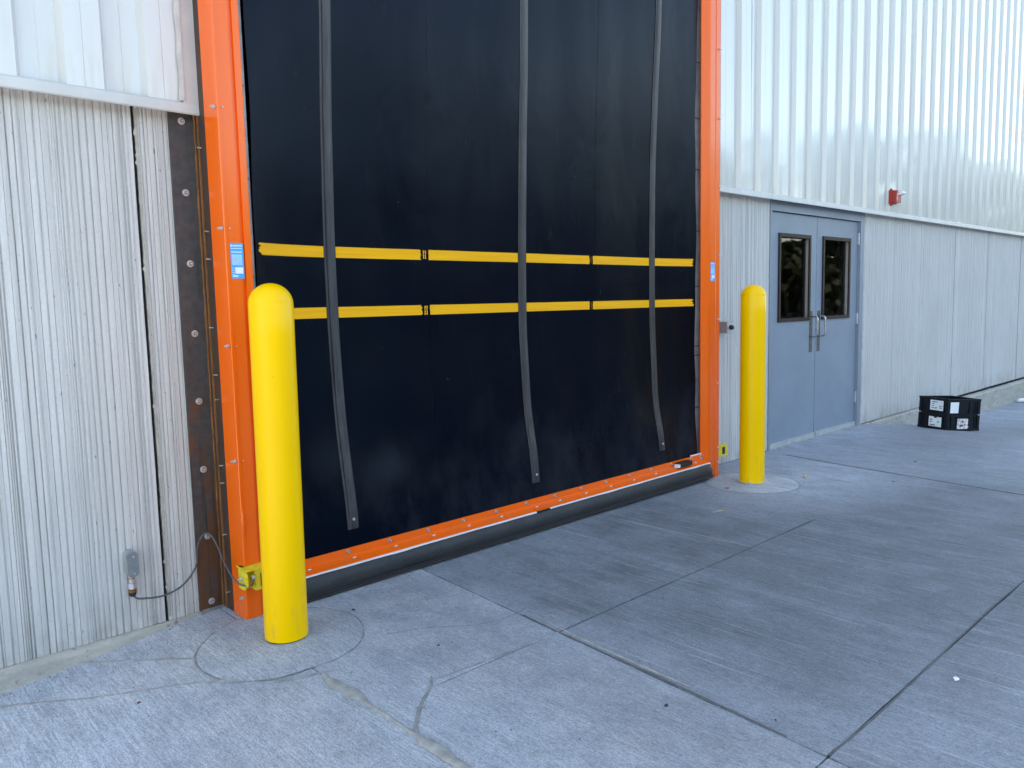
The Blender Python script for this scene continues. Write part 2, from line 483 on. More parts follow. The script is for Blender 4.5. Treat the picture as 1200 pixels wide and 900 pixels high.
COLX = [(-16.0, 0), (-12.6, .03), (-9.2, .02), (-5.08, .0), (-4.08, .077), (-.07, .135), (4.05, .05), (8.1, .03), (12.2, .02), (16.3, 0), (20.4, 0), (26, 0), (30, 0)]
ROWY = [0.0, -1.335, -2.54, -4.9, -7.3]
def jit(a, b): 
    r = random.Random(int(a*977)+int(b*131)); return (r.random()-.5)
def make_slab(i, j):
    (xa, sa), (xb, sb) = COLX[i], COLX[i+1]
    y1, y0 = ROWY[j], ROWY[j+1]
    if i <= 2 and j == 0: return
    if i <= 2 and j == 1: y1 = 0.0
    nx = 40 if 3 <= i <= 5 and j < 3 else 12; ny = 14 if 2 <= i <= 5 and j < 3 else 6
    bm = bmesh.new(); V = []; TI = set()
    for q in range(ny+1):
        row = []
        y = y0 + (y1-y0)*q/ny
        for p in range(nx+1):
            t = p/nx
            x = (xa + sa*y)*(1-t) + (xb + sb*y)*t
            X, Y = x, y
            gx = .0035; gy = .0035
            tight = abs(y+1.335) < .01 and j in (0, 1) and ((i == 4 and x > -1.9) or (i == 3 and x < -4.84) or i == 5)
            if tight: gy = .0001
            if i in (2,) : gx = .003
            if p == 0: X += gx + .003*jit(i*7.3, y*31)
            if p == nx: X -= gx + .003*jit((i+1)*7.3, y*31)
            if q == 0: Y += gy + (0 if tight else .0035*jit(x*17, (j+1)*3.7))
            if q == ny and y < -.01: Y -= gy + (0 if tight else .0035*jit(x*17, j*3.7))
            if tight: TI.add(len(row)+1000*len(V))
            if 0 < p < nx and 0 < q < ny: pass
            row.append(bm.verts.new((X, Y, gz(X, Y))))
        V.append(row)
    for a, b in zip(V, V[1:]):
        for k in range(nx): bm.faces.new((a[k], a[k+1], b[k+1], b[k]))
    # soft worn arris and sides going down into the joint
    ring = [V[0][k] for k in range(nx+1)] + [V[q][nx] for q in range(1, ny+1)] + [V[ny][k] for k in range(nx-1, -1, -1)] + [V[q][0] for q in range(ny-1, 0, -1)]
    low = []; tv = set(V[t//1000][t % 1000] for t in TI)
    cx = sum(v.co.x for v in ring)/len(ring); cy = (y0+y1)/2
    for v in ring:
        low.append(bm.verts.new((v.co.x, v.co.y, v.co.z-.03)))
        if v not in tv: v.co.z -= .0025
    n = len(ring)
    for k in range(n): bm.faces.new((ring[k], ring[(k+1) % n], low[(k+1) % n], low[k]))
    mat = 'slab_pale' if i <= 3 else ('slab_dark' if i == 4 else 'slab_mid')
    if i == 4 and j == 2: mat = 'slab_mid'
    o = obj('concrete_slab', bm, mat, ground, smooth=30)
    return o
for i in range(len(COLX)-1):
    for j in range(len(ROWY)-1): make_slab(i, j)

def ribbon(name, pts, w, mat, h=.004, parent=None, seed=1, wig=.35):
    """strip of filler trowelled on the slabs, of uneven width, following their slope"""
    r = random.Random(seed)
    P = smooth_path([(p[0], p[1], 0) for p in pts], 8)
    W_ = [lin(i, np.linspace(0, len(P)-1, len(w)), w) for i in range(len(P))]
    bm = bmesh.new(); rows = []
    wa = wb = 0
    for i, p in enumerate(P):
        d = P[min(i+1, len(P)-1)] - P[max(0, i-1)]; n = Vector((-d.y, d.x, 0)).normalized()
        wa = .5*wa + .5*(r.random()-.5); wb = .5*wb + .5*(r.random()-.5)
        a = p + n*W_[i]*(.5+wig*wa*2); b = p - n*W_[i]*(.5+wig*wb*2)
        za, zb, zc = gz(a.x)+.0005, gz(b.x)+.0005, gz(p.x)+h
        rows.append([bm.verts.new((a.x, a.y, za-.003)), bm.verts.new((a.x*.8+p.x*.2, a.y*.8+p.y*.2, zc*.6+za*.4)), bm.verts.new((p.x, p.y, zc)), bm.verts.new((b.x*.8+p.x*.2, b.y*.8+p.y*.2, zc*.6+zb*.4)), bm.verts.new((b.x, b.y, zb-.003))])
    for a, b in zip(rows, rows[1:]):
        for k in range(4): bm.faces.new((a[k], a[k+1], b[k+1], b[k]))
    return obj(name, bm, mat, parent or ground, smooth=True)
ribbon('joint_filler', [(-5.075, -.955), (-5.085, -1.06), (-5.075, -1.18), (-5.08, -1.27), (-5.08, -1.4), (-5.082, -1.52), (-5.08, -1.62), (-5.085, -1.8), (-5.08, -2.0), (-5.08, -2.5)], [.012, .05, .055, .016, .010, .012, .045, .035, .03, .03], 'mortar', seed=3)
ribbon('joint_filler', [(-5.083, -1.56), (-5.03, -1.49), (-4.95, -1.41), (-4.85, -1.33), (-4.80, -1.27)], [.020, .016, .013, .012, .006], 'mortar_grey', seed=4)
ribbon('joint_filler', [(-4.98, -1.42), (-4.955, -1.435)], [.024, .012], 'mortar_grey', seed=14)
ribbon('joint_filler', [(-6.35, .0), (-6.2, -.03), (-5.98, -.154), (-5.72, -.39), (-5.41, -.626), (-5.3, -.76)], [.010, .012, .012, .010, .008, .005], 'mortar', seed=5)
ribbon('joint_filler', [(-5.40, -.65), (-5.25, -.83), (-5.17, -.90), (-5.08, -.945), (-4.99, -.985)], [.006, .007, .008, .008, .005], 'mortar_grey', seed=6)
ribbon('joint_filler', [(-5.70, -.01), (-5.58, -.15), (-5.42, -.335), (-5.34, -.44)], [.006, .010, .016, .007], 'mortar', seed=8)
ribbon('joint_filler', [(-4.80, -1.30), (-4.5, -1.325), (-4.19, -1.34)], [.004, .007, .006], 'mortar_grey', seed=9)
# dark crack with a ragged lip along the cross joint, as in the photo
ribbon('joint_filler', [(-4.16, -1.10), (-4.19, -1.4), (-4.21, -1.75), (-4.235, -2.1), (-4.26, -2.4)], [.003, .009, .010, .007, .005], 'crack_dark', h=.0012, seed=11, wig=.5)
ribbon('joint_filler', [(-4.13, -1.15), (-4.165, -1.45), (-4.185, -1.75), (-4.20, -2.0)], [.003, .012, .012, .003], 'mortar', h=.002, seed=31)
ribbon('joint_filler', [(-4.27, -2.54), (-3.9, -2.545), (-3.3, -2.54), (-2.7, -2.535), (-2.3, -2.54)], [.010, .006, .009, .005, .006], 'crack_dark', h=.0012, seed=12, wig=.5)
ribbon('crack', [(-4.19, -1.34), (-3.9, -1.338), (-3.4, -1.334), (-2.9, -1.34), (-2.4, -1.335), (-1.9, -1.33)], [.005, .008, .004, .008, .005, .002], 'crack_dark', h=.001, seed=32, wig=.5)
ribbon('crack', [(-.10, -.22), (-.18, -.7), (-.24, -1.1), (-.30, -1.6), (-.36, -2.1), (-.4, -2.5)], [.008, .009, .007, .009, .008, .008], 'crack_dark', h=.001, seed=33, wig=.4)
ribbon('crack', [(-4.70, -.83), (-4.52, -.92), (-4.40, -1.02), (-4.25, -1.07), (-4.08, -1.05)], [.003, .003, .004, .003, .002], 'joint_dark', h=.0012, seed=13)

def pad(cx, cy, seed):
    r = random.Random(seed); bm = bmesh.new(); n = 72; rad = .335
    cv = bm.verts.new((cx, cy, gz(cx)+.006)); rings = []
    for rr, dz in ((.12, .006), (.25, .006), (.318, .005), (.335, .001)):
        rings.append([bm.verts.new((cx+(rr+.004*math.sin(5*a+seed))*math.cos(a), cy+min(rr*math.sin(a), -cy-.002), 0)) for a in [2*math.pi*k/n for k in range(n)]])
        for v in rings[-1]: v.co.z = gz(v.co.x)+dz
    for k in range(n): bm.faces.new((cv, rings[0][k], rings[0][(k+1) % n]))
    for a, b in zip(rings, rings[1:]):
        for k in range(n): bm.faces.new((a[k], b[k], b[(k+1) % n], a[(k+1) % n]))
    obj('bollard_footing', bm, 'pad_concrete', ground, smooth=True)
    # rim crack round the footing
    bm = bmesh.new(); last = None; first = None
    N = 96
    for k in range(N):
        a = 2*math.pi*k/N; w = .0015 + .005*r.random()
        if -.6 < math.sin(a*1+2.2)*math.cos(a) < -.25: w += .006
        rr = rad + .003 + .004*math.sin(5*a+seed)
        y0 = min(rr*math.sin(a), -cy-.002)
        v = [bm.verts.new((cx+q*math.cos(a), cy+min(q*math.sin(a), -cy-.002), gz(cx+q*math.cos(a))+zz)) for q, zz in ((rr-w*.5, .0015), (rr, .0025), (rr+w, .001))]
        if last:
            for m_ in range(2): bm.faces.new((last[m_], last[m_+1], v[m_+1], v[m_]))
        last = v; first = first or v
    for m_ in range(2): bm.faces.new((last[m_], last[m_+1], first[m_+1], first[m_]))
    obj('footing_joint', bm, 'mortar_grey', ground, smooth=True)
BL = (-5.015, -.55); BR = (-1.235, -.54)
pad(BL[0]-.02, BL[1], 1); pad(BR[0], BR[1]+.0, 2)

# ------------------------------------------------------------------ warehouse
wh = thing('warehouse', 'warehouse with ribbed concrete base and white metal siding above', 'building', (-1, 0, 0))
def ribbed_panel(x0, x1, z0, z1, mat, seed, gmin=.012, gmax=.05, depth=.006, yoff=0.0, gw=.006):
    """precast panel cast with irregular vertical grooves"""
    r = random.Random(seed); prof = [(x0, yoff+.0)]
    x = x0 + .006; lev = 0
    prof.append((x, yoff))
    while x < x1-.03:
        # groups of tight grooves and wider flats
        flat = r.choice((r.uniform(gmin, gmin*1.6), r.uniform(gmin, gmax), r.uniform(gmax*.5, gmax)))
        x2 = min(x1-.02, x+flat)
        dy = yoff + r.choice((0, 0, .0005, .001, -.0005))
        prof += [(x+.0005, dy), (x2, dy)]
        w = gw*r.choice((.35, .5, .8, 1.0, 1.25)); d = depth*r.uniform(.7, 1.3)*(.6 if w < gw*.6 else 1)
        prof += [(x2+w*.12, dy+d*1.7), (x2+w*.88, dy+d*1.7)]
        x = x2+w
    prof += [(x1-.006, yoff), (x1, yoff)]
    bm = bmesh.new(); nz = 26 if x1-x0 < 3 else 10; rows = []
    wob = [r.uniform(-1, 1) for _ in prof]
    for k in range(nz+1):
        z = z0 + (z1-z0)*k/nz
        rows.append([bm.verts.new((p[0] + (.0002*math.sin(z*7+wob[i]*6) if 1 < i < len(prof)-2 else 0), p[1] + .0008*math.sin(z*13+wob[i]*9), z)) for i, p in enumerate(prof)])
    for a, b in zip(rows, rows[1:]):
        for i in range(len(prof)-1): bm.faces.new((a[i], a[i+1], b[i+1], b[i]))
    # returns into the joints, bottom and top
    for side in (0, -1):
        col = [row[side] for row in rows]; back = [bm.verts.new((v.co.x, .14, v.co.z)) for v in col]
        for k in range(nz): bm.faces.new((col[k], col[k+1], back[k+1], back[k]))
    for row in (rows[0], rows[-1]):
        back = [bm.verts.new((v.co.x, .12, v.co.z)) for v in row]
        for i in range(len(row)-1): bm.faces.new((row[i], row[i+1], back[i+1], back[i]))
    return obj('concrete_panel', bm, mat, wh)
JT = 2.235
ribbed_panel(-8.42, -5.316, .0, JT, 'ribbed_concrete', 21, .004, .024, .0034, gw=.0070)
ribbed_panel(-5.300, -5.10, .0, JT, 'ribbed_concrete', 25, .006, .020, .0035, gw=.005)
ribbed_panel(-1.22, -.045, .0, JT, 'ribbed_concrete_far', 26, .010, .045, .0026, gw=.006)
ribbed_panel(1.975, 4.695, .004, JT, 'ribbed_concrete_far', 27, .012, .055, .003, gw=.007)
ribbed_panel(4.722, 6.045, .012, JT, 'ribbed_concrete_far', 28, .015, .06, .003, gw=.008)
ribbed_panel(6.072, 7.62, .016, JT, 'ribbed_concrete_far', 29, .015, .06, .003, gw=.008)
ribbed_panel(7.66, 14.0, .016, JT, 'ribbed_concrete_far', 30, .03, .09, .006, gw=.01)
# ragged edge of the sealed joint beside the steel plate
r_ = random.Random(5); bm = bmesh.new(); last = None
for k in range(120):
    z = k*JT/119; w = .006+.0045*r_.random()
    v = [bm.verts.new((-5.308-w, .012, z)), bm.verts.new((-5.308+w*.6, .012, z))]
    if last: bm.faces.new((last[0], last[1], v[1], v[0]))
    last = v
obj('joint_backing', bm, 'gap_black', wh)
for xj in (4.708, 6.058, 7.64):
    obj('joint_backing', B(xj-.03, xj+.03, .02, .05, .0, JT), 'gap_black', wh)
# joint sealant strip right of the steel doors and chipped corner
obj('door_sealant', B(1.93, 1.975, .004, .05, 0, JT), 'sealant', wh, bevel=.002)
obj('door_sealant', B(-.045, -.022, .004, .05, 0, JT), 'sealant', wh, bevel=.002)

# foundation kerb below the panels
def kerb(x0, x1, prot, top, seed):
    r = random.Random(seed); n = max(12, int((x1-x0)/.09)); bm = bmesh.new(); rows = []
    for k in range(n+1):
        x = x0+(x1-x0)*k/n; j = r.uniform(-1, 1)
        p = prot*min(1, abs(x+5.1)/.5 if x < 0 else abs(x-1.95)/.6); zt = top + .003*j
        low = min(gz(x)-.05, zt-.03)
        rows.append([bm.verts.new(q) for q in ((x, .10, zt), (x, .0-p*.2, zt+.001), (x, -p*.75+.001*j, zt-.010), (x, -p+.0015*j, zt-.022 if zt-.022 > low else low+.01), (x, -p*1.15, low))])
    for a, b in zip(rows, rows[1:]):
        for i in range(4): bm.faces.new((a[i], a[i+1], b[i+1], b[i]))
    return obj('foundation', bm, 'curb_concrete', wh, smooth=40)
kerb(-8.45, -5.06, .035, -.004, 3)
kerb(1.93, 4.70, .030, -.008, 4)
kerb(4.70, 14.0, .050, -.028, 5)
obj('foundation_gap', B(4.71, 14, .03, .06, -.06, .03), 'gap_black', wh)
r_ = random.Random(31); bm = bmesh.new(); last = None
for k in range(150):
    z = .02+k*(JT-.03)/149; w = .004*r_.random()**2+(.006 if r_.random() > .93 else 0)
    v = [bm.verts.new((-5.3005-w, .004, z)), bm.verts.new((-5.300, -.0012, z)), bm.verts.new((-5.293+.003*r_.random(), -.0014, z)), bm.verts.new((-5.290, .002, z))]
    if last:
        for i in range(3): bm.faces.new((last[i], last[i+1], v[i+1], v[i]))
    last = v
obj('chipped_edge', bm, 'curb_concrete', wh)

# metal siding: trapezoid box rib, 305 mm pitch, one mesh per sheet
PIT = .305; PAN = -.026; CRN = -.060
def siding_profile(x0, x1, phase):
    pts = []
    import math as m
    k0 = int(m.floor((x0-phase)/PIT))-1
    for k in range(k0, int((x1-x0)/PIT)+k0+4):
        b = phase+k*PIT     # b: the slope that faces -x, from pan out to crown
        pts += [(b-.080, PAN), (b-.077, PAN-.0015), (b-.074, PAN), (b-.009, PAN), (b+.009, CRN), (b+.0735, CRN), (b+.0765, CRN+.0015), (b+.0795, CRN), (b+.144, CRN), (b+.162, PAN)]
    out = [(x0, None)]
    xs_ = [p[0] for p in pts]; ys_ = [p[1] for p in pts]
    out = [(x0, lin(x0, xs_, ys_))] + [p for p in pts if x0 < p[0] < x1] + [(x1, lin(x1, xs_, ys_))]
    return out
def sheet(x0, x1, z0, z1, phase, k=0):
    bm = bmesh.new(); P = siding_profile(x0, x1, phase); rows = []
    nz = 8; r = random.Random(int(x0*100)+3)
    amp = [r.uniform(-1, 1) for _ in range(5)]
    for q in range(nz+1):
        z = z0+(z1-z0)*q/nz
        rows.append([bm.verts.new((x, y-.0006*k+.0015*math.sin(z*1.3+amp[0]*3+x*2), z)) for x, y in P])
    for a, b in zip(rows, rows[1:]):
        for i in range(len(P)-1): bm.faces.new((a[i], a[i+1], b[i+1], b[i]))
    return obj('siding_sheet', bm, 'white_siding', wh)
ZS, ZTOP = 2.262, 7.6
PHL = -5.571; PHR = -.623
e = PHL-.10; k = 0
sheet(e, -5.105, ZS, ZTOP, PHL, 0)
while e > -8.3:
    k += 1; sheet(max(-8.45, e-.915), e+.0, ZS, ZTOP, PHL, k % 2); e -= .915
e = -1.225; k = 0
first = True
while e < 13.9:
    nx_ = PHR+.22 if first else e+.915
    if nx_ <= e: nx_ = e+.5
    sheet(e, nx_, ZS, ZTOP, PHR, k % 2); e = nx_; k += 1; first = False
sheet(-5.105, -1.225, 5.2, ZTOP, PHR)
# base flashing under the sheets (folded, two visible laps)
def flash(x0, x1):
    prof = [(.02, ZS+.03), (-.066, ZS+.004), (-.072, ZS-.002), (-.074, 2.222), (-.070, 2.217), (-.066, 2.217), (-.066, 2.224), (.02, 2.240)]
    bm = bmesh.new(); prism(bm, prof, x0, x1); obj('base_flashing', bm, 'trim_white', wh)
flash(-8.45, -8.0); flash(-8.0, -5.045); flash(-1.222, -.12); flash(-.117, 4.1); flash(4.104, 8.4); flash(8.404, 14)
# closure shadow strip behind the flashing
obj('closure_shadow_strip', B(-8.42, -5.05, .021, .06, 2.2, 2.3, -1.22, 14, .021, .06, 2.2, 2.3), 'gap_black', wh)
obj('corner_trim', B(-5.118, -5.043, -.072, -.010, 2.236, ZTOP), 'trim_corner', wh, bevel=.003)
obj('corner_trim', B(-1.228, -1.19, -.068, -.010, 2.236, ZTOP), 'trim_white', wh, bevel=.003)
# sealant bead, raggedly smeared against the corner trim
r_ = random.Random(15); bm = bmesh.new(); last = None
for k in range(60):
    z = 2.27+k*.09; w = .010+.008*r_.random()
    v = [bm.verts.new((-5.119-w, -.0665, z)), bm.verts.new((-5.119, -.074, z)), bm.verts.new((-5.112, -.0745, z))]
    if last:
        for i in range(2): bm.faces.new((last[i], last[i+1], v[i+1], v[i]))
    last = v
obj('trim_sealant', bm, 'sealant', wh, smooth=True)
# roof, back and side walls: they cast the shade over the yard
obj('roof', B(-8.6, 14.1, -.15, 26, ZTOP, ZTOP+.35), 'roofing', wh, bevel=.02)
obj('side_wall', B(-8.55, -8.45, .0, 26, -.8, ZTOP), 'roofing', wh)
obj('side_wall', B(14.0, 14.1, .0, 26, -.8, ZTOP), 'roofing', wh)
obj('rear_wall', B(-8.45, 14.0, 25.8, 26, -.8, ZTOP), 'roofing', wh)
obj('inner_wall', B(-8.45, -5.0, .145, .25, -.6, ZTOP-.01, -1.25, -.06, .145, .25, -.6, ZTOP-.01, 1.9, 14, .145, .25, -.6, ZTOP-.01, -.06, 1.9, .145, .25, 2.23, ZTOP-.01, -5.0, -1.25, .145, .25, 4.7, ZTOP-.01), 'inside_dark', wh)
obj('interior_floor', B(-8.45, 14, .26, 25.8, -.05, -.004), 'inside_floor', wh)

# ------------------------------------------------------------------ steel jamb left of the roll-up door
jb = thing('steel_jamb', 'dark rusty steel jamb plate bolted to the concrete left of the roll-up door', 'jamb', (-5.1, 0, 0))
obj('plate', B(-5.166, -5.056, -.012, .02, .004, 2.5), 'dark_steel', jb, bevel=.0015)
obj('web', B(-5.055, -5.045, -.135, .02, .004, 5.0), 'brown_steel', jb, bevel=.001)
r_ = random.Random(9); bm = bmesh.new()
pts = [(-5.058+.002*r_.random(), -.0155, .01+i*.03) for i in range(84)]
tube(bm, pts, [.0035+.0035*r_.random() for _ in pts], 7)
obj('rust_bead', bm, 'rust', jb, smooth=True)
obj('edge_angle', B(-5.062, -5.0555, -.060, -.052, .005, 2.24), 'rust', jb)
pb = bolt_mesh('plate_bolt', .0085, .007, .0155, 'zinc')
for z in (2.197, 1.892, 1.584, 1.275, .971, .659, .348, .040):
    place(pb, jb, (-5.111, -.012, z), (0, random.uniform(0, 1), 0))
bm = bmesh.new(); tube(bm, [(-5.056, 0, 0), (-5.073, 0, .001)], .0030, 6)
fs = obj('fastener', bm, 'zinc'); COL.objects.unlink(fs)
fs.data.transform(Matrix.Translation((5.056, 0, 0)))
for z, y in ((2.08, -.075), (1.72, -.098), (1.60, -.098), (1.30, -.085), (1.09, -.098), (.98, -.098), (.68, -.1), (.60, -.1), (.36, -.09), (.09, -.09)):
    place(fs, jb, (-5.056, y, z), (0, 0, random.uniform(-.2, .2)))
obj('grout_edge', B(-5.16, -5.05, -.02, -.004, -.012, .010), 'mortar_grey', jb, bevel=.004)

# ------------------------------------------------------------------ rubber roll-up door
rd = thing('rollup_door', 'tall black rubber roll-up door with yellow stripes in an orange steel frame', 'door', (-3.1, -.15, 0))
HD = 4.9
def lcol():
    # side plate stands proud, front face, groove, inner lip (x,y outline seen from above)
    return [(-5.058, -.132), (-5.058, -.262), (-5.055, -.2655), (-5.044, -.2655), (-5.0425, -.262), (-4.988, -.262), (-4.986, -.250), (-4.972, -.250), (-4.970, -.262), (-4.941, -.262), (-4.938, -.258), (-4.938, -.20), (-4.975, -.20), (-4.975, -.132)]
bm = bmesh.new(); prism(bm, lcol(), .003, HD, 'z', 20); cl = obj('guide_column', bm, 'orange_paint', rd)
def rcol():
    return [(-1.213, -.01), (-1.213, -.238), (-1.216, -.2435), (-1.266, -.2435), (-1.2680, -.2385), (-1.334, -.2385), (-1.345, -.2345), (-1.356, -.224), (-1.372, -.2065), (-1.386, -.192), (-1.386, -.186), (-1.30, -.16), (-1.30, -.01)]
bm = bmesh.new(); prism(bm, rcol(), .003, HD, 'z', 20); cr = obj('guide_column', bm, 'orange_paint', rd)
# foot plates / seams at the column feet
obj('column_back', B(-5.040, -4.976, -.131, .0, .004, HD), 'brown_steel', rd)
ob = bolt_mesh('column_bolt', .0085, .012, .0, 'zinc')
for z in (4.22, 3.72, 3.22, 2.72, 2.22, 1.721, 1.222, .721):
    place(ob, cl, (-5.058, -.250, z), (0, 0, -math.pi/2))
    h = place(ob, cl, (-5.034, -.2655, z+.0), (0, .3, 0)); h.scale = (.35, .2, .35); h.name = 'bolt_hole'
place(ob, cl, (-5.058, -.250, .105), (0, 0, -math.pi/2)); 
for z in (4.2, 3.702, 3.202, 2.706, 2.212, 1.703, 1.220, .729, .229, .119):
    place(ob, cr, (-1.232, -.2415, z), (0, random.random(), 0))
# blue printed stickers on both columns
def sticker(x0, x1, z0, z1, y, par, yy=-.0008):
    st_ = obj('sticker', B(x0, x1, y+yy, y+.001, z0, z1), 'blue_sticker', par)
    return st_
def sticker_print(x0, x1, z0, z1, y, par):
    w = x1-x0; h = z1-z0; bars = []
    def bb(a, b, c, d): bars.append((x0+w*a, x0+w*b, y-.0014, y-.0004, z0+h*c, z0+h*d))
    bm = bmesh.new()
    bb(.04, .14, .90, .95)
    r = random.Random(3); xx = .18
    while xx < .85: d = r.uniform(.03, .07); bb(xx, xx+d, .905, .945); xx += d+.02
    bb(.06, .90, .84, .855)
    xx = .08
    while xx < .86: d = r.uniform(.03, .08); bb(xx, xx+d, .735, .765); xx += d+.02
    bb(.30, .92, .14, .32)
    for k, q in enumerate((.11, .17, .23, .29)): bb(.04, .24, q, q+.012)
    bb(.10, .5, .05, .09)
    for b_ in bars: box(bm, *b_)
    obj('print', bm, 'white_print', par)
    bm = bmesh.new(); box(bm, x0+w*.08, x0+w*.88, y-.0012, y-.0003, z0+h*.38, z0+h*.68)
    obj('print_panel', bm, 'pale_blue_print', par)
st1 = sticker(-5.036, -4.979, 1.510, 1.660, -.262, rd); sticker_print(-5.036, -4.979, 1.510, 1.660, -.262, st1)
st2 = sticker(-1.330, -1.272, 1.510, 1.650, -.2385, rd); sticker_print(-1.330, -1.272, 1.510, 1.650, -.2385, st2)
# weld-on hinge lugs near the feet
bm = bmesh.new(); tube(bm, [(-5.052, -.267, .392), (-5.052, -.267, .398), (-5.052, -.267, .490), (-5.052, -.267, .496)], [.003, .0065, .0065, .003], 10)
obj('hinge_lug', bm, 'orange_paint', cl, smooth=30)
obj('hinge_lug', B(-1.212, -1.190, -.22, -.16, .345, .445), 'orange_paint', cr, bevel=.003)
obj('latch_plug', B(-1.212, -1.195, -.21, -.17, .275, .335), 'box_grey', cr, bevel=.004)
bm = bmesh.new(); tube(bm, smooth_path([(-1.2, -.19, .275), (-1.19, -.19, .25), (-1.195, -.2, .22), (-1.17, -.2, .2)]), .005); obj('lead', bm, 'black_plastic', cr, smooth=True)
# galvanised guide strips seen between curtain edge and columns
obj('guide_strip', B(-4.974, -4.878, -.150, -.144, .12, HD), 'dull_galvanised', rd)
obj('guide_strip', B(-1.455, -1.305, -.150, -.144, .12, HD), 'dull_galvanised', rd)
bm = bmesh.new(); r_ = random.Random(2)
for (xa, xb, z) in [(-4.94, -4.885, q) for q in (1.18, 1.36, 1.52, 1.95, 2.35, 2.8)] + [(-1.44, -1.35, q) for q in (.55, .95, 1.02, 1.47, 1.88, 2.33, 2.7, 3.1)]:
    box(bm, xa, xb, -.1535, -.1495, z, z+.007)
obj('strip_clip', bm, 'brown_steel', rd)

# curtain: one hanging sheet, sucked inwards between its guides
XS = [-4.90, -4.452, -3.163, -1.874, -1.385]
ZK = [.18, .33, .50, .70, 1.2, 1.7, 2.3, 2.8, 3.3, 4.0, 4.9]
S1 = [-.195, -.188, -.150, -.116, -.079, -.074, -.097, -.135, -.155, -.16, -.165]
S2 = [-.195, -.188, -.155, -.130, -.094, -.104, -.128, -.155, -.170, -.17, -.165]
S3 = [-.195, -.188, -.155, -.131, -.103, -.101, -.108, -.133, -.165, -.17, -.165]
def sm(z, T):
    # smooth interpolation of the measured sag
    return sum(lin(z+d, ZK, T)*w for d, w in ((-.16, .15), (-.08, .2), (0, .3), (.08, .2), (.16, .15)))
def cy(x, z):
    a = [-.172, sm(z, S1), sm(z, S2), sm(z, S3), -.172]
    y = 0
    i = max(0, min(3, int(np.searchsorted(XS, x))-1)); t = max(0, min(1, (x-XS[i])/(XS[i+1]-XS[i])))
    t2 = t if i in (1, 2) else (1-(1-t)**1.9 if i == 0 else t**1.9)
    y = a[i]*(1-t2)+a[i+1]*t2
    f = min(1, max(0, (z-.2)/.6))
    # slack folds between the battens
    y += f*.003*math.sin(x*9+z*.9) + f*.001*math.sin(x*21+1.3*math.sin(z*1.7))
    # soft diagonal buckles low down
    g_ = math.exp(-((z-.55)/.28)**2)
    y += .006*g_*math.sin(x*5.2+z*6) + .003*g_*math.sin(x*13-z*9)
    return y
def curtain_strip(x0, x1, z0, z1, off, nx, nz, thick=0.0, edge=None):
    bm = bmesh.new(); rows = []
    for q in range(nz+1):
        z = z0+(z1-z0)*q/nz; row = []
        for p in range(nx+1):
            x = x0+(x1-x0)*p/nx
            if edge: x += edge(p/nx, z)
            row.append(bm.verts.new((x, cy(x, z)-off, z)))
        rows.append(row)
    for a, b in zip(rows, rows[1:]):
        for i in range(nx): bm.faces.new((a[i], a[i+1], b[i+1], b[i]))
    if thick:
        ext = [e for e in bm.edges if len(e.link_faces) == 1]
        ret = bmesh.ops.extrude_edge_only(bm, edges=ext)
        for v in [g for g in ret['geom'] if isinstance(g, bmesh.types.BMVert)]: v.co.y += thick
    return bm
def wavy(t, z):
    if t == 0: return .006*math.sin(z*3.1+.6)+.003*math.sin(z*9)
    if t == 1: return .008*math.sin(z*3.7+1)+.003*math.sin(z*11)
    return 0
# three welded widths of rubber, lapped at the seams
SE = [-4.872, -3.862, -2.500, -1.414]
ct = obj('curtain', curtain_strip(SE[0], SE[3], .12, HD, 0, 150, 120, .004, lambda t, z: wavy(t, z) if t in (0, 1) else 0), 'black_rubber', rd, smooth=40)
for xs_, w in ((SE[1], .05), (SE[2], .045)):
    obj('seam_lap', curtain_strip(xs_, xs_+w, .19, HD-.05, .0010, 3, 90, .0009), 'black_rubber', ct, smooth=40)
# hem weld line close above the bottom bar
# battens
def batten(xc, zb, par):
    w = .052 if True else .05
    bm = bmesh.new(); prof = [(-.032, 0), (-.0305, -.0025), (-.021, -.003), (-.018, -.010), (-.008, -.0125), (.008, -.0125), (.018, -.010), (.021, -.003), (.0305, -.0025), (.032, 0)]
    rows = []; nz = 110
    for q in range(nz+1):
        z = zb+(HD-.1-zb)*q/nz; k = min(1, (z-zb)/.06); y0 = cy(xc, z)-.002
        zz = z
        bulge = 1
        for zc in (2.32 if xc < -4 else 2.33 if xc < -3 else 1.9,):
            bulge -= .35*math.exp(-((z-zc)/.02)**2)
        rows.append([bm.verts.new((xc+a, y0+b*(.35+.65*k)*bulge, zz)) for a, b in prof])
    for a, b in zip(rows, rows[1:]):
        for i in range(len(prof)-1): bm.faces.new((a[i], a[i+1], b[i+1], b[i]))
    bm.faces.new(rows[0])
    o = obj('batten', bm, 'batten_rubber', par, smooth=50)
    return o
tri = bolt_mesh('batten_bolt', .008, .004, 0, 'zinc')
for xc, zb in ((-4.452, .275), (-3.163, .285), (-1.874, .295)):
    b_ = batten(xc, zb, ct)
    bb_ = place(tri, ct, (xc, cy(xc, zb+.05)-.010, zb+.05)); 
    bm = curtain_strip(xc-.037, xc+.037, zb-.015, zb+.075, .0022, 3, 4, .002); obj('batten_patch', bm, 'black_rubber', ct, smooth=40)
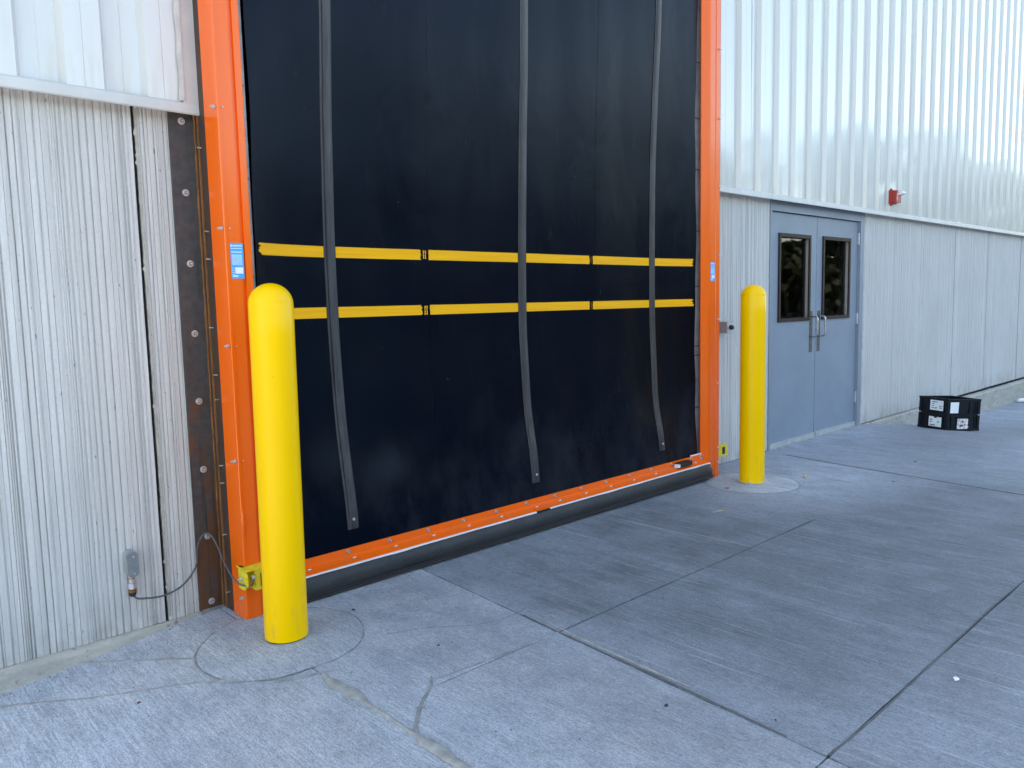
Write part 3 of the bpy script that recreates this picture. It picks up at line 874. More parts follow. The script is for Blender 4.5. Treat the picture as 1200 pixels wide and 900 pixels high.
# yellow tape, one piece between battens and seams, ragged ends
def tape(x0, x1, z0, z1, rag0, rag1, seed, sag=0.0):
    r = random.Random(seed); nz = 8; nx = max(6, int((x1-x0)/.03)); bm = bmesh.new(); rows = []
    e0 = [rag0*r.random() for _ in range(nz+1)]; e1 = [rag1*r.random() for _ in range(nz+1)]
    for q in range(nz+1):
        t = q/nz; row = []
        for p in range(nx+1):
            u = p/nx; a = x0+e0[q]; b = x1-e1[q]; x = a+(b-a)*u
            zz = z0+(z1-z0)*t
            row.append(bm.verts.new((x, cy(x, zz)-.0016, zz)))
        rows.append(row)
    for a, b in zip(rows, rows[1:]):
        for i in range(nx): bm.faces.new((a[i], a[i+1], b[i+1], b[i]))
    return obj('yellow_stripe', bm, 'yellow_tape', ct, smooth=True)
for n_, (z0, z1) in enumerate(((1.622, 1.676), (1.326, 1.379))):
    segs = [(-4.868, -4.486, .035, .0), (-4.418, -3.902, .0, .010), (-3.865, -3.862, 0, 0), (-3.855, -3.197, .004, 0), (-3.129, -2.545, 0, .008), (-2.520, -1.908, .006, 0), (-1.840, -1.424, 0, .03)]
    for s_, (a, b, r0, r1) in enumerate(segs):
        if b-a < .01: continue
        tape(a, b, z0, z1, r0, r1, n_*10+s_)
    # scraps of tape left between the ragged ends
    for a in (-3.893, -3.880, -2.536):
        w_ = .012 if a < -3 else .006
        tape(a, a+w_, z0+(.006 if n_ == 0 else .0), z1-.004, .006, .006, n_*10+int(-a*10))

# bottom bar: orange angle, white edge, black sensing bag
def rx(x): return .012*(x+4.75)/3.4        # the bar sits a little higher at its right end
def sweep_x(prof, x0, x1, n=24, closed=True):
    bm = bmesh.new(); rings = []
    for i in range(n+1):
        x = x0+(x1-x0)*i/n
        rings.append([bm.verts.new((x, y, z+rx(x))) for y, z in prof])
    k = len(prof)
    for a, b in zip(rings, rings[1:]):
        for i in range(k if closed else k-1): bm.faces.new((a[i], a[(i+1) % k], b[(i+1) % k], b[i]))
    if closed: bm.faces.new(rings[0]); bm.faces.new(rings[-1])
    return bm
XL, XR = -4.925, -1.372
ba = obj('bottom_bar', sweep_x([(-.196, .186), (-.200, .186), (-.202, .150), (-.208, .146), (-.256, .130), (-.258, .122), (-.253, .122), (-.205, .138), (-.196, .142)], XL, XR), 'orange_paint', rd, smooth=30)
obj('white_edge', sweep_x([(-.260, .125), (-.264, .124), (-.265, .115), (-.260, .115)], XL, -3.235, 12), 'white_plastic', ba)
obj('white_edge', sweep_x([(-.260, .125), (-.264, .124), (-.265, .115), (-.260, .115)], -3.115, XR+.01, 12), 'white_plastic', ba)
bp_ = [(-.256, .121), (-.266, .117), (-.278, .100), (-.286, .075), (-.286, .048), (-.280, .030), (-.262, .030), (-.20, .030), (-.20, .121)]
def bag():
    bm = bmesh.new(); rings = []; n = 60
    for i in range(n+1):
        x = XL+(XR+.055-XL)*i/n
        t = max(0, (x-(XR-.02))/.075)
        k = math.sqrt(max(0, 1-t*t*.85))
        w = .0015*math.sin(x*7)+.001*math.sin(x*19)
        rings.append([bm.verts.new((x, -.2+(y+.2)*(.45+.55*k)+w, .03+(z-.03)*(.25+.75*k)+rx(x))) for y, z in bp_])
    k = len(bp_)
    for a, b in zip(rings, rings[1:]):
        for i in range(k): bm.faces.new((a[i], a[(i+1) % k], b[(i+1) % k], b[i]))
    bm.faces.new(rings[0]); bm.faces.new(rings[-1])
    return obj('sensing_bag', bm, 'bag_rubber', rd, smooth=40)
bg_ = bag()
for z0, y0, m_ in ((.022, -.283, 'window_bronze'), (.010, -.279, 'bag_rubber')):
    obj('sealing_lip', sweep_x([(y0+.02, z0+.008), (y0, z0+.008), (y0-.003, z0+.004), (y0, z0-.002), (y0+.05, z0-.002), (y0+.05, z0+.008)], XL, XR+.03), m_, bg_)
obj('sealing_lip', sweep_x([(-.262, .031), (-.262, .002), (-.22, .002), (-.22, .031)], XL, XR+.02), 'gap_black', bg_)
nb = bolt_mesh('bar_bolt', .0085, .006, .011, 'zinc')
for k in range(-1, 13):
    x = -4.496+k*.2475
    place(nb, ba, (x, -.2005, .168+rx(x)), (0, random.random(), 0))
    place(nb, ba, (x+.018, -.226, .1405+rx(x)), (.95*1.0, 0, 0)) if k != 5 else place(nb, ba, (x+.06, -.226, .1405+rx(x)), (.95, 0, 0))
for z in (.152, .176): place(nb, ba, (-1.394, -.2005, z+.012), (0, .2, 0))
# latch tongue in the middle and small black switch near the right end
obj('latch_tongue', B(-3.235, -3.115, -.262, -.215, .130, .146), 'orange_paint', ba, bevel=.004)
obj('latch_slot', B(-3.222, -3.128, -.268, -.246, .118, .131), 'gap_black', ba, bevel=.003)
sw = obj('edge_switch', B(-1.745, -1.60, -.262, -.212, .156, .188), 'black_plastic', ba, bevel=.009)
obj('switch_plug', B(-1.772, -1.742, -.258, -.222, .158, .180), 'white_plastic', sw, bevel=.004)
obj('hem_clip', B(-1.53, -1.385, -.1995, -.196, .196, .208), 'white_plastic', ba)
# light-curtain sensors bolted on the column feet
sl = obj('sensor', B(-5.035, -4.955, -.325, -.268, .150, .245), 'sensor_yellow', rd, bevel=.006)
bm = bmesh.new(); prism(bm, [(-.268, .245), (-.315, .245), (-.330, .215), (-.330, .180), (-.300, .155), (-.268, .150)], -5.076, -5.070); obj('sensor_bracket', bm, 'sensor_yellow', sl)
bm = bmesh.new(); prism(bm, [(-.225, .250), (-.330, .250), (-.330, .243), (-.225, .243)], -5.076, -4.95); obj('sensor_bracket', bm, 'sensor_yellow', sl)
bm = bmesh.new(); prism(bm, [(-5.073, -.235), (-5.060, -.235), (-5.0595, -.262), (-5.060, -.268), (-5.0, -.268), (-5.0, -.272), (-5.073, -.272)], .150, .250, 'z'); obj('sensor_bracket', bm, 'sensor_yellow', sl)
obj('sensor_lens', B(-5.012, -4.975, -.328, -.324, .165, .225), 'black_plastic', sl, bevel=.002)
place(ob, sl, (-5.076, -.285, .205), (0, 0, -math.pi/2)); place(ob, sl, (-5.05, -.330, .218), (0, .4, 0))
sr = obj('sensor', B(-1.205, -1.075, -.235, -.155, .150, .232), 'sensor_yellow', rd, bevel=.006)
obj('sensor_lens', B(-1.150, -1.115, -.238, -.234, .165, .220), 'black_plastic', sr, bevel=.002)
bm = bmesh.new(); tube(bm, smooth_path([(-1.075, -.2, .21), (-1.05, -.2, .21), (-1.04, -.2, .185), (-1.06, -.2, .17)]), .004); obj('lead', bm, 'black_plastic', sr, smooth=True)
# roller housing above, out of the frame
obj('roller_housing', B(-5.1, -1.2, -.55, -.02, HD, 5.45), 'orange_paint', rd, bevel=.02)

# conduit body on the wall and its cable to the left sensor
cb = thing('conduit_body', 'small grey conduit body fixed low on the ribbed concrete wall', 'conduit body', (-5.45, 0, .15))
def stadium(cx, cz, w, h, n=10):
    r = w/2; P = []
    for k in range(n+1): a = math.pi*k/n; P.append((cx+r*math.cos(a), cz+h/2-r+r*math.sin(a)))
    for k in range(n+1): a = math.pi+math.pi*k/n; P.append((cx+r*math.cos(a), cz-h/2+r+r*math.sin(a)))
    return P
def stad_prism(bm, P, y0, y1):
    a = [bm.verts.new((x, y0, z)) for x, z in P]; b = [bm.verts.new((x, y1, z)) for x, z in P]; n = len(P)
    for k in range(n): bm.faces.new((a[k], a[(k+1) % n], b[(k+1) % n], b[k]))
    bm.faces.new(a); bm.faces.new(b)
bm = bmesh.new(); stad_prism(bm, stadium(-5.452, .308, .046, .112), .01, -.060); obj('body', bm, 'dull_galvanised', cb, smooth=40, bevel=.003)
bm = bmesh.new(); stad_prism(bm, stadium(-5.452, .308, .040, .104), -.0605, -.067); cv_ = obj('cover', bm, 'cast_grey', cb, smooth=40, bevel=.002)
for z in (.345, .271):
    bm = bmesh.new(); tube(bm, [(-5.452, -.067, z), (-5.452, -.0695, z)], .004, 8); obj('screw', bm, 'zinc', cv_)
bm = bmesh.new(); tube(bm, [(-5.452, -.024, z) for z in (.262, .248, .246, .236, .235, .222, .221)], [.014, .014, .011, .011, .012, .012, .010], 14); obj('nipple', bm, 'galvanised', cb, smooth=40)
bm = bmesh.new(); tube(bm, [(-5.452, -.024, z) for z in (.243, .239)], .0125, 14); obj('seal_ring', bm, 'drum_orange', cb)
bm = bmesh.new(); tube(bm, [(-5.452, -.024, z) for z in (.221, .219, .196, .194)], [.014, .017, .017, .013], 6); obj('compression_nut', bm, 'galvanised', cb, smooth=30)
bm = bmesh.new(); tube(bm, [(-5.452, -.024, z) for z in (.194, .193, .181, .180)], [.012, .0165, .0165, .012], 14); obj('copper_ring', bm, 'rust', cb, smooth=40)
bm = bmesh.new(); tube(bm, [(-5.452, -.024, z) for z in (.180, .176, .166, .160)], [.017, .018, .014, .007], 8); obj('gland', bm, 'black_plastic', cb, smooth=30)
bm = bmesh.new()
tube(bm, smooth_path([(-5.452, -.026, .166), (-5.440, -.034, .152), (-5.411, -.036, .143), (-5.334, -.034, .132), (-5.259, -.030, .147), (-5.204, -.026, .187), (-5.173, -.026, .239), (-5.170, -.030, .298), (-5.155, -.032, .346), (-5.130, -.034, .370), (-5.108, -.040, .360), (-5.096, -.080, .311), (-5.100, -.15, .257), (-5.108, -.24, .219), (-5.096, -.28, .189), (-5.074, -.315, .178), (-5.058, -.338, .188), (-5.050, -.338, .216)], 6), .0042, 8)
tag(obj('cable', bm, 'grey_cable', origin=(-5.41, -.03, .14), smooth=True), 'thin grey cable looping from the conduit body over a plate bolt to the yellow sensor', 'cable')

# grey box with a black knob just right of the roll-up door
kb = thing('switch_box', 'small grey switch box with black knob beside the right orange column', 'switch box', (-.85, 0, 1.1))
obj('housing', B(-.900, -.800, -.112, -.004, 1.098, 1.190), 'box_grey', kb, bevel=.004)
obj('cover', B(-.898, -.802, -.118, -.113, 1.100, 1.188), 'galvanised', kb, bevel=.002)
bm = bmesh.new(); tube(bm, [(-.850, -.118, 1.145), (-.850, -.124, 1.145), (-.850, -.142, 1.145), (-.850, -.146, 1.145)], [.020, .020, .017, .012], 16); obj('knob', bm, 'black_plastic', kb, smooth=40)
kb.location.x -= .0
sc_ = bolt_mesh('screw', .003, .002, 0, 'zinc')
for x in (-.89, -.81):
    for z in (1.107, 1.181): place(sc_, kb, (x, -.118, z))

# ------------------------------------------------------------------ double steel door
dd = thing('double_door', 'pair of blue-grey steel doors with tall narrow windows', 'door', (.92, 0, 0))
DX0, DX1, DZ = .012, 1.838, 2.135
fr_ = obj('door_frame', B(-.022, .010, -.004, .10, 0, 2.228, 1.842, 1.928, -.004, .10, 0, 2.228, .0105, 1.8415, -.002, .10, 2.141, 2.228), 'hm_frame_paint', dd, bevel=.002)
obj('frame_stop', B(.010, .028, .075, .10, 0, 2.14, 1.824, 1.842, .075, .10, 0, 2.14, .03, 1.82, .075, .10, 2.125, 2.14), 'hm_frame_paint', fr_)
def leaf(x0, x1, wx0, wx1, wz0, wz1, hinge_x, px):
    # leaf skin with a real opening: four stiles round the window
    y0, y1 = .026, .070; zb = .048
    bm = bmesh.new()
    xs_ = [x0, wx0, wx1, x1]; zs_ = [zb, wz0, wz1, DZ]
    F = {}
    for yy in (y0, y1):
        for i, x in enumerate(xs_):
            for j, z in enumerate(zs_): F[(i, j, yy)] = bm.verts.new((x, yy, z))
    for yy in (y0, y1):
        for i in range(3):
            for j in range(3):
                if i == 1 and j == 1: continue
                bm.faces.new([F[(i, j, yy)], F[(i+1, j, yy)], F[(i+1, j+1, yy)], F[(i, j+1, yy)]])
    rim = [(0, 0), (1, 0), (2, 0), (3, 0), (3, 1), (3, 2), (3, 3), (2, 3), (1, 3), (0, 3), (0, 2), (0, 1)]
    for a, b in zip(rim, rim[1:]+rim[:1]): bm.faces.new([F[(*a, y0)], F[(*b, y0)], F[(*b, y1)], F[(*a, y1)]])
    inn = [(1, 1), (2, 1), (2, 2), (1, 2)]
    for a, b in zip(inn, inn[1:]+inn[:1]): bm.faces.new([F[(*a, y0)], F[(*b, y0)], F[(*b, y1)], F[(*a, y1)]])
    lf = obj('door_leaf', bm, 'door_paint', dd)
    # window frame: bronze face ring proud of the skin, beige reveal, pane set back
    def ring(name, o, w, ya, yb, mat, bev=.0015):
        a0, a1, b0, b1 = wx0-o, wx1+o, wz0-o, wz1+o
        return obj(name, B(a0, a0+w, ya, yb, b0, b1, a1-w, a1, ya, yb, b0, b1, a0+w, a1-w, ya, yb, b1-w, b1, a0+w, a1-w, ya, yb, b0, b0+w), mat, lf, bevel=bev)
    ring('window_frame', .010, .032, .012, .0255, 'window_bronze', .003)
    ring('window_bead', -.0005, .019, .0258, .052, 'reveal_beige', 0)
    obj('window_pane', B(wx0+.017, wx1-.017, .0535, .0565, wz0+.017, wz1-.017), 'window_glass', lf)
    # push plate and D pull
    obj('pull_plate', B(px, px+.060, .0235, .0257, .842, 1.238), 'plate_steel', lf, bevel=.0008)
    bm = bmesh.new(); cx = px+.030
    tube(bm, smooth_path([(cx, .022, 1.185), (cx, -.015, 1.185), (cx, -.036, 1.178), (cx, -.044, 1.155), (cx, -.044, 1.09), (cx, -.044, 1.025), (cx, -.036, 1.000), (cx, -.015, .993), (cx, .022, .993)], 4), .0085, 10)
    obj('pull_handle', bm, 'pull_steel', lf, smooth=True)
    for z in (1.905, 1.078, .250):
        bm = bmesh.new(); tube(bm, [(hinge_x, .012, z), (hinge_x, .012, z+.118)], .0085, 10)
        box(bm, hinge_x-.016, hinge_x+.016, .0215, .0245, z+.004, z+.114)
        obj('hinge', bm, 'galvanised', lf, smooth=30)
    obj('door_sweep', B(x0+.006, x1-.006, .008, .0255, .006, .047), 'galvanised', lf, bevel=.003)
    return lf
leaf(DX0, .918, .185, .775, 1.160, 1.945, .018, .795)
leaf(.926, DX1, 1.048, 1.642, 1.160, 1.950, 1.834, .955)
obj('threshold', B(-.02, 1.93, -.02, .10, -.004, .005), 'dull_galvanised', dd, bevel=.002)
obj('meeting_strip', B(.9185, .9255, .040, .060, .05, 2.13), 'black_plastic', dd)

# dim things inside, seen through the panes
cab = thing('storage_cabinet', 'dim grey green cabinet inside, seen through the right door window', 'cabinet', (4.2, 3.2, 0))
obj('cabinet_body', B(3.75, 4.75, 2.9, 3.5, 0, 1.52), 'cabinet_green', cab, bevel=.01)
obj('cabinet_door', B(3.77, 4.24, 2.88, 2.898, .05, 1.48), 'cabinet_green', cab, bevel=.004)
obj('cabinet_door', B(4.26, 4.73, 2.88, 2.898, .05, 1.48), 'cabinet_green', cab, bevel=.004)
bx = thing('carton', 'pale carton on a shelf inside, seen low in the left door window', 'carton', (2.2, 2.6, 1.12))
obj('carton_body', B(2.02, 2.28, 2.5, 2.8, 1.12, 1.30), 'carton', bx, bevel=.004)
obj('carton_flap', B(2.02, 2.28, 2.43, 2.5, 1.296, 1.303), 'carton', bx)
sh = thing('shelf_rack', 'dark shelf rack inside behind the left steel door', 'shelf', (2.1, 2.7, 0))
for z in (.3, 1.11, 1.9): obj('shelf_board', B(1.5, 3.0, 2.4, 3.0, z-.03, z-.001), 'plate_steel', sh)
for x in (1.5, 2.98):
    for y in (2.4, 2.98): obj('post', B(x, x+.03, y, y+.03, 0, 2.1), 'plate_steel', sh)
for (x, y, z, lab) in ((3.6, 4.4, 1.62, 'left of the three small lamps glowing dimly inside the left window'), (5.2, 5.6, 1.36, 'middle of the three small lamps glowing dimly inside the left window'), (2.75, 3.3, 2.33, 'small lamp glowing at the top of the right door window')):
    lp = thing('ceiling_lamp', lab, 'lamp', (x, y, z), 'small lamps inside the warehouse')
    bm = bmesh.new(); lathe(bm, [(0, z+.05), (.03, z+.05), (.06, z), (.0, z)], 14, (x, y)); obj('lamp_shade', bm, 'window_bronze', lp, smooth=30)
    bm = bmesh.new(); lathe(bm, [(0, z-.002), (.045, z-.002), (.03, z-.03), (0, z-.035)], 14, (x, y)); obj('bulb', bm, 'lamp_glow', lp, smooth=True)
    bm = bmesh.new(); tube(bm, [(x, y, z+.05), (x, y, ZTOP)], .006, 5); obj('cord', bm, 'black_plastic', lp)

# ------------------------------------------------------------------ fire alarm horn
al = thing('fire_alarm', 'red fire alarm horn with white strobe lens on the white siding', 'alarm', (2.5, -.06, 2.4))
obj('back_box', B(2.415, 2.560, -.082, -.050, 2.355, 2.500), 'alarm_red', al, bevel=.004)
obj('housing', B(2.425, 2.552, -.128, -.0825, 2.365, 2.492), 'alarm_red', al, bevel=.008)
for za, zb_ in ((2.332, 2.354), (2.501, 2.515)): obj('mounting_lug', B(2.43, 2.452, -.075, -.055, za, zb_), 'alarm_red', al, bevel=.003)
bm = bmesh.new(); prism(bm, [(-.128, 2.487), (-.168, 2.480), (-.178, 2.462), (-.165, 2.448), (-.128, 2.440)], 2.47, 2.545); obj('strobe_lens', bm, 'white_plastic', al, bevel=.004)
def text_mesh(body, size, mat, parent, loc, rot, ext=.0006, name='lettering'):
    cu = bpy.data.curves.new('txt', 'FONT'); cu.body = body; cu.size = size; cu.extrude = ext; cu.align_x = 'CENTER'; cu.align_y = 'CENTER'
    to = bpy.data.objects.new('txt', cu); COL.objects.link(to)
    dg = bpy.context.evaluated_depsgraph_get(); me = bpy.data.meshes.new_from_object(to.evaluated_get(dg)); me.name = name
    bpy.data.objects.remove(to)
    me.materials.clear(); me.materials.append(M[mat])
    o = bpy.data.objects.new(name, me); COL.objects.link(o); o.parent = parent; o.location = Vector(loc)-wpos(parent); o.rotation_euler = rot
    return o
text_mesh('FIRE', .038, 'white_print', al, (2.443, -.1285, 2.428), (R(90), R(-90), 0))

# ------------------------------------------------------------------ bollards
def bollard(cx, cy_, h, rad, lab, lean, seed):
    b = thing('bollard', lab, 'bollard', (cx, cy_, gz(cx)+.006), 'yellow bollards either side of the roll-up door')
    z0 = gz(cx)+.006
    bm = bmesh.new()
    prof = [(rad-.004, z0+.004), (rad, z0+.006), (rad+.0005, z0+.03)]
    for q in range(1, 12): prof.append((rad, z0+(h-rad*.98)*q/11))
    prof.append((rad-.0006, z0+h-rad*.97))
    for k in range(1, 15):
        a = math.pi/2*k/15; prof.append((rad*math.cos(a), z0+h-rad*.96+rad*.96*math.sin(a)))
    prof.append((0, z0+h))
    lathe(bm, prof, 72, (cx, cy_))
    o = obj('sleeve', bm, 'yellow_plastic', b, smooth=60)
    bm = bmesh.new(); lathe(bm, [(0, z0-.02), (rad-.008, z0-.02), (rad-.008, z0+.02), (0, z0+.02)], 40, (cx, cy_)); obj('steel_pipe', bm, 'dark_steel', b, smooth=40)
    b.rotation_euler = lean
    return b
bL = bollard(BL[0], BL[1], 1.475, .0885, 'yellow bollard in the foreground before the left orange column', (0, .006, 0), 1)
bR = bollard(BR[0], BR[1], 1.468, .0905, 'smaller looking yellow bollard between the roll-up door and grey steel doors', (0, 0, 0), 2)
bm = bmesh.new(); lathe(bm, [(.0915, .006), (.100, .008), (.101, .014), (.0915, .016)], 48, BR); obj('base_ring', bm, 'galvanised', bR, smooth=30)
for a in (R(200), R(-40)):
    cxx, cyy = BR[0]+.10*math.cos(a), BR[1]+.10*math.sin(a)
    bm = bmesh.new(); box(bm, cxx-.014, cxx+.014, cyy-.012, cyy+.012, .006, .022); obj('base_clip', bm, 'galvanised', bR, bevel=.003)

# ------------------------------------------------------------------ crates
def crate(loc, rz, tilt, flip, lab, labels):
    root = thing('crate', lab, 'crate', loc, 'black plastic crates stacked by the wall')
    root.rotation_euler = (tilt[0], tilt[1], rz)
    Lx, Ly, H = .460, .372, .168
    def P(x, y, z): return (x, y, H-z if flip else z)
    def loc_obj(name, bm, mat, par=root, bevel=0, smooth=None):
        # geometry in the crate's own frame
        if flip:
            for v in bm.verts: v.co.z = H-v.co.z
        if bevel: bmesh.ops.bevel(bm, geom=bm.edges[:], offset=bevel, segments=2, affect='EDGES', clamp_overlap=True)
        bmesh.ops.recalc_face_normals(bm, faces=bm.faces)
        me = bpy.data.meshes.new(name); bm.to_mesh(me); bm.free(); me.materials.append(M[mat])
        o = bpy.data.objects.new(name, me); COL.objects.link(o); o.parent = par
        return o
    # tapered shell, open at the top
    bm = bmesh.new()
    def fr(z, gx): 
        s = (z/H)*.010
        return [(-Lx/2+.016-s+gx, -Ly/2+.016-s+gx, z), (Lx/2-.016+s-gx, -Ly/2+.016-s+gx, z), (Lx/2-.016+s-gx, Ly/2-.016+s-gx, z), (-Lx/2+.016-s+gx, Ly/2-.016+s-gx, z)]
    rings = [[bm.verts.new(p) for p in fr(z, g)] for z, g in ((0, 0), (H-.002, 0), (H-.002, .006), (.008, .006))]
    for a, b in zip(rings, rings[1:]):
        for k in range(4): bm.faces.new((a[k], a[(k+1) % 4], b[(k+1) % 4], b[k]))
    bm.faces.new(rings[0]); bm.faces.new(rings[-1])
    loc_obj('shell', bm, 'crate_plastic')
    # rim flange and mid rib, corner posts, vertical ribs
    def band(z0, z1, o, t=.008):
        return B(-Lx/2-o, Lx/2+o, -Ly/2-o, -Ly/2-o+t+.012, z0, z1, -Lx/2-o, Lx/2+o, Ly/2+o-t-.012, Ly/2+o, z0, z1, -Lx/2-o, -Lx/2-o+t+.012, -Ly/2-o+.0201, Ly/2+o-.0201, z0, z1, Lx/2+o-t-.012, Lx/2+o, -Ly/2-o+.0201, Ly/2+o-.0201, z0, z1)
    loc_obj('rim', band(H-.020, H+.001, .002), 'crate_plastic')
    loc_obj('foot_rib', band(.012, .018, -.006), 'crate_plastic')
    for sx in (-1, 1):
        for sy in (-1, 1):
            bm = bmesh.new(); box(bm, *sorted((sx*Lx/2*.995, sx*(Lx/2-.035))), *sorted((sy*Ly/2*.995, sy*(Ly/2-.035))), .004, H-.021)
            loc_obj('corner_post', bm, 'crate_plastic')
    bm = bmesh.new()
    for k in (-2, -1, 1, 2):
        for s in (-1, 1):
            box(bm, k*.082-.004, k*.082+.004, *sorted((s*(Ly/2-.020), s*(Ly/2-.004))), .02, H-.021)
            box(bm, *sorted((s*(Lx/2-.020), s*(Lx/2-.004))), k*.066-.004, k*.066+.004, .02, H-.021)
    tag(loc_obj('side_rib', bm, 'crate_plastic'), kind='stuff')
    # labels (card on the -x face and on the -y face)
    for kind, face, a0, a1, z0, z1 in labels:
        off = .0025
        fx = -Lx/2+off-.0045 if True else 0
        if face == 'x': bm = B(-Lx/2+.0005, -Lx/2+.0018, a0, a1, z0, z1)
        else: bm = B(a0, a1, -Ly/2+.0005, -Ly/2+.0018, z0, z1)
        me = bpy.data.meshes.new('paper_label'); bm.to_mesh(me); bm.free(); me.materials.append(M['white_print' if kind != 'torn' else 'torn_label'])
        if kind == 'torn' or kind == 'ragged':
            me.materials[0] = M['torn_label'] if kind == 'torn' else M['white_print']
        pl_ = bpy.data.objects.new('paper_label', me); COL.objects.link(pl_); pl_.parent = root
        if kind == 'torn': 
            bm = bmesh.new(); r = random.Random(4)
            for q in range(26):
                a = r.uniform(a0, a1); z = r.uniform(z0, z1); s = r.uniform(.004, .012)
                if face == 'x': box(bm, -Lx/2-.001, -Lx/2+.002, a-s, a+s, z-s*.7, z+s*.7)
                else: box(bm, a-s, a+s, -Ly/2-.001-.0001*q, -Ly/2+.002, z-s*.7, z+s*.7)
            me2 = bpy.data.meshes.new('paper_scrap'); bm.to_mesh(me2); bm.free(); me2.materials.append(M['paper_white']); o = bpy.data.objects.new('paper_scrap', me2); COL.objects.link(o); o.parent = pl_; o['kind'] = 'stuff'
            bm = bmesh.new()
            for q in range(10):
                a = a0+(a1-a0)*(.3+.4*r.random()); z = z0+(z1-z0)*(.25+.5*r.random()); s = r.uniform(.004, .009)
                box(bm, a-s, a+s, -Ly/2-.0045-.0001*q, -Ly/2+.002, z-s, z+s)
            me2 = bpy.data.meshes.new('red_scrap'); bm.to_mesh(me2); bm.free(); me2.materials.append(M['brown_leaf']); o = bpy.data.objects.new('red_scrap', me2); COL.objects.link(o); o.parent = pl_; o['kind'] = 'stuff'
        if kind in ('card', 'ragged'):
            # printed lines and a green dot
            w = a1-a0; h = z1-z0
            def line(u0, u1, v0, v1, mat, name):
                if face == 'x': bm = B(-Lx/2-.0002, -Lx/2+.0002, a1-w*u1, a1-w*u0, z0+h*v0, z0+h*v1)
                else: bm = B(a0+w*u0, a0+w*u1, -Ly/2-.0002, -Ly/2+.0002, z0+h*v0, z0+h*v1)
                me3 = bpy.data.meshes.new(name); bm.to_mesh(me3); bm.free(); me3.materials.append(M[mat]); o = bpy.data.objects.new(name, me3); COL.objects.link(o); o.parent = pl_
            if kind == 'card':
                for u0, u1, v in ((.12, .55, .80), (.12, .34, .62), (.12, .30, .40), (.12, .48, .18), (.70, .95, .42), (.70, .92, .24)): line(u0, u1, v, v+.06, 'black_print', 'print_line')
                line(.40, .54, .16, .34, 'green_print', 'green_dot')
            else:
                for u0, u1, v in ((.12, .28, .64), (.10, .26, .42), (.12, .5, .10)): line(u0, u1, v, v+.09, 'black_print', 'print_line')
                line(.66, .84, .40, .62, 'green_print', 'green_dot')
                # torn bite out of the upper edge
                line(.40, .62, .88, 1.02, 'black_plastic', 'torn_gap')
    return root
CR = (2.704, -.622)
crz = R(-24)
tl = (0, .06)
crate((CR[0], CR[1], -.078), crz, tl, True, 'lower black crate, upside down, with torn labels, under the other crate',
      [('ragged', 'x', -.115, .045, .030, .135), ('torn', 'y', -.085, .065, .020, .130)])
crate((CR[0]+.168*.06+.002, CR[1]-.003, -.078+.169), crz, tl, False, 'upper black crate with a clean white label, stacked on the other crate',
      [('card', 'x', -.125, .040, .035, .142), ('plain', 'y', -.195, -.080, .020, .135)])

# ------------------------------------------------------------------ things at the far right edge
dr = thing('traffic_drum', 'orange round drum cut off by the right edge beyond the white pipe', 'drum', (10.2, .10, gz(10.2)))
dr.location = (9.35, -.36, gz(9.35))
zb = gz(9.35)
bm = bmesh.new(); lathe(bm, [(0, zb), (.27, zb), (.27, zb+.03), (.25, zb+.05), (.245, zb+.24), (.235, zb+.26), (.20, zb+.34), (.10, zb+.38), (0, zb+.38)], 40, (9.35, -.36)); obj('drum_body', bm, 'drum_orange', dr, smooth=40)
bm = bmesh.new(); lathe(bm, [(.246, zb+.10), (.2475, zb+.10), (.2475, zb+.16), (.246, zb+.16)], 40, (9.35, -.36)); obj('drum_band', bm, 'black_plastic', dr, smooth=40)
bm = bmesh.new(); tube(bm, [(7.35, -.12, gz(7.35)+.035), (7.36, -.125, gz(7.36)+.035), (8.3, -.55, gz(8.3)+.035), (8.31, -.555, gz(8.3)+.035)], [.02, .03, .03, .02], 12)
tag(obj('white_pipe', bm, 'white_plastic', origin=(7.8, -.3, gz(7.8)), smooth=40), 'short white pipe lying on the ground at the far right near the kerb', 'pipe')

# ------------------------------------------------------------------ litter
def scrap(name, x, y, lx, ly, mat, lab, cat, rz=0, bend=.006, seed=1, pts=9):
    r = random.Random(seed); bm = bmesh.new(); c = bm.verts.new((x, y, gz(x)+.004+bend)); ring = []
    for k in range(pts):
        a = 2*math.pi*k/pts; rr = r.uniform(.75, 1.1); px = lx*rr*math.cos(a); py = ly*rr*math.sin(a)
        q = (x+px*math.cos(rz)-py*math.sin(rz), y+px*math.sin(rz)+py*math.cos(rz)); ring.append(bm.verts.new((*q, gz(x)+.002+bend*r.random()*.8)))
    low = [bm.verts.new((v.co.x, v.co.y, v.co.z-.0015)) for v in ring]
    for k in range(pts):
        bm.faces.new((c, ring[k], ring[(k+1) % pts])); bm.faces.new((ring[k], low[k], low[(k+1) % pts], ring[(k+1) % pts]))
    bm.faces.new(low)
    return tag(obj(name, bm, mat, origin=(x, y, gz(x))), lab, cat)
scrap('dead_leaf', -.806, -.743, .055, .020, 'dead_leaf', 'pale dry leaf on the concrete right of the right bollard', 'leaf', .3, .014, 1)
scrap('red_scrap', -1.529, -.511, .022, .016, 'red_leaf', 'small red scrap on the ground left of the right bollard', 'litter', .2, .008, 2)
scrap('paper_scrap', -3.491, -2.648, .020, .013, 'paper_white', 'white paper scrap on the slab at the lower right', 'paper', .5, .004, 3, 5)
scrap('brown_leaf', -5.619, -.577, .008, .006, 'brown_leaf', 'tiny red-brown leaf on the pale slab at lower left', 'leaf', .2, .003, 4)
scrap('twig', -2.1, -.80, .05, .006, 'dead_leaf', 'pale dry twig on dark concrete before the right end of the roll-up door', 'twig', -.3, .003, 5)
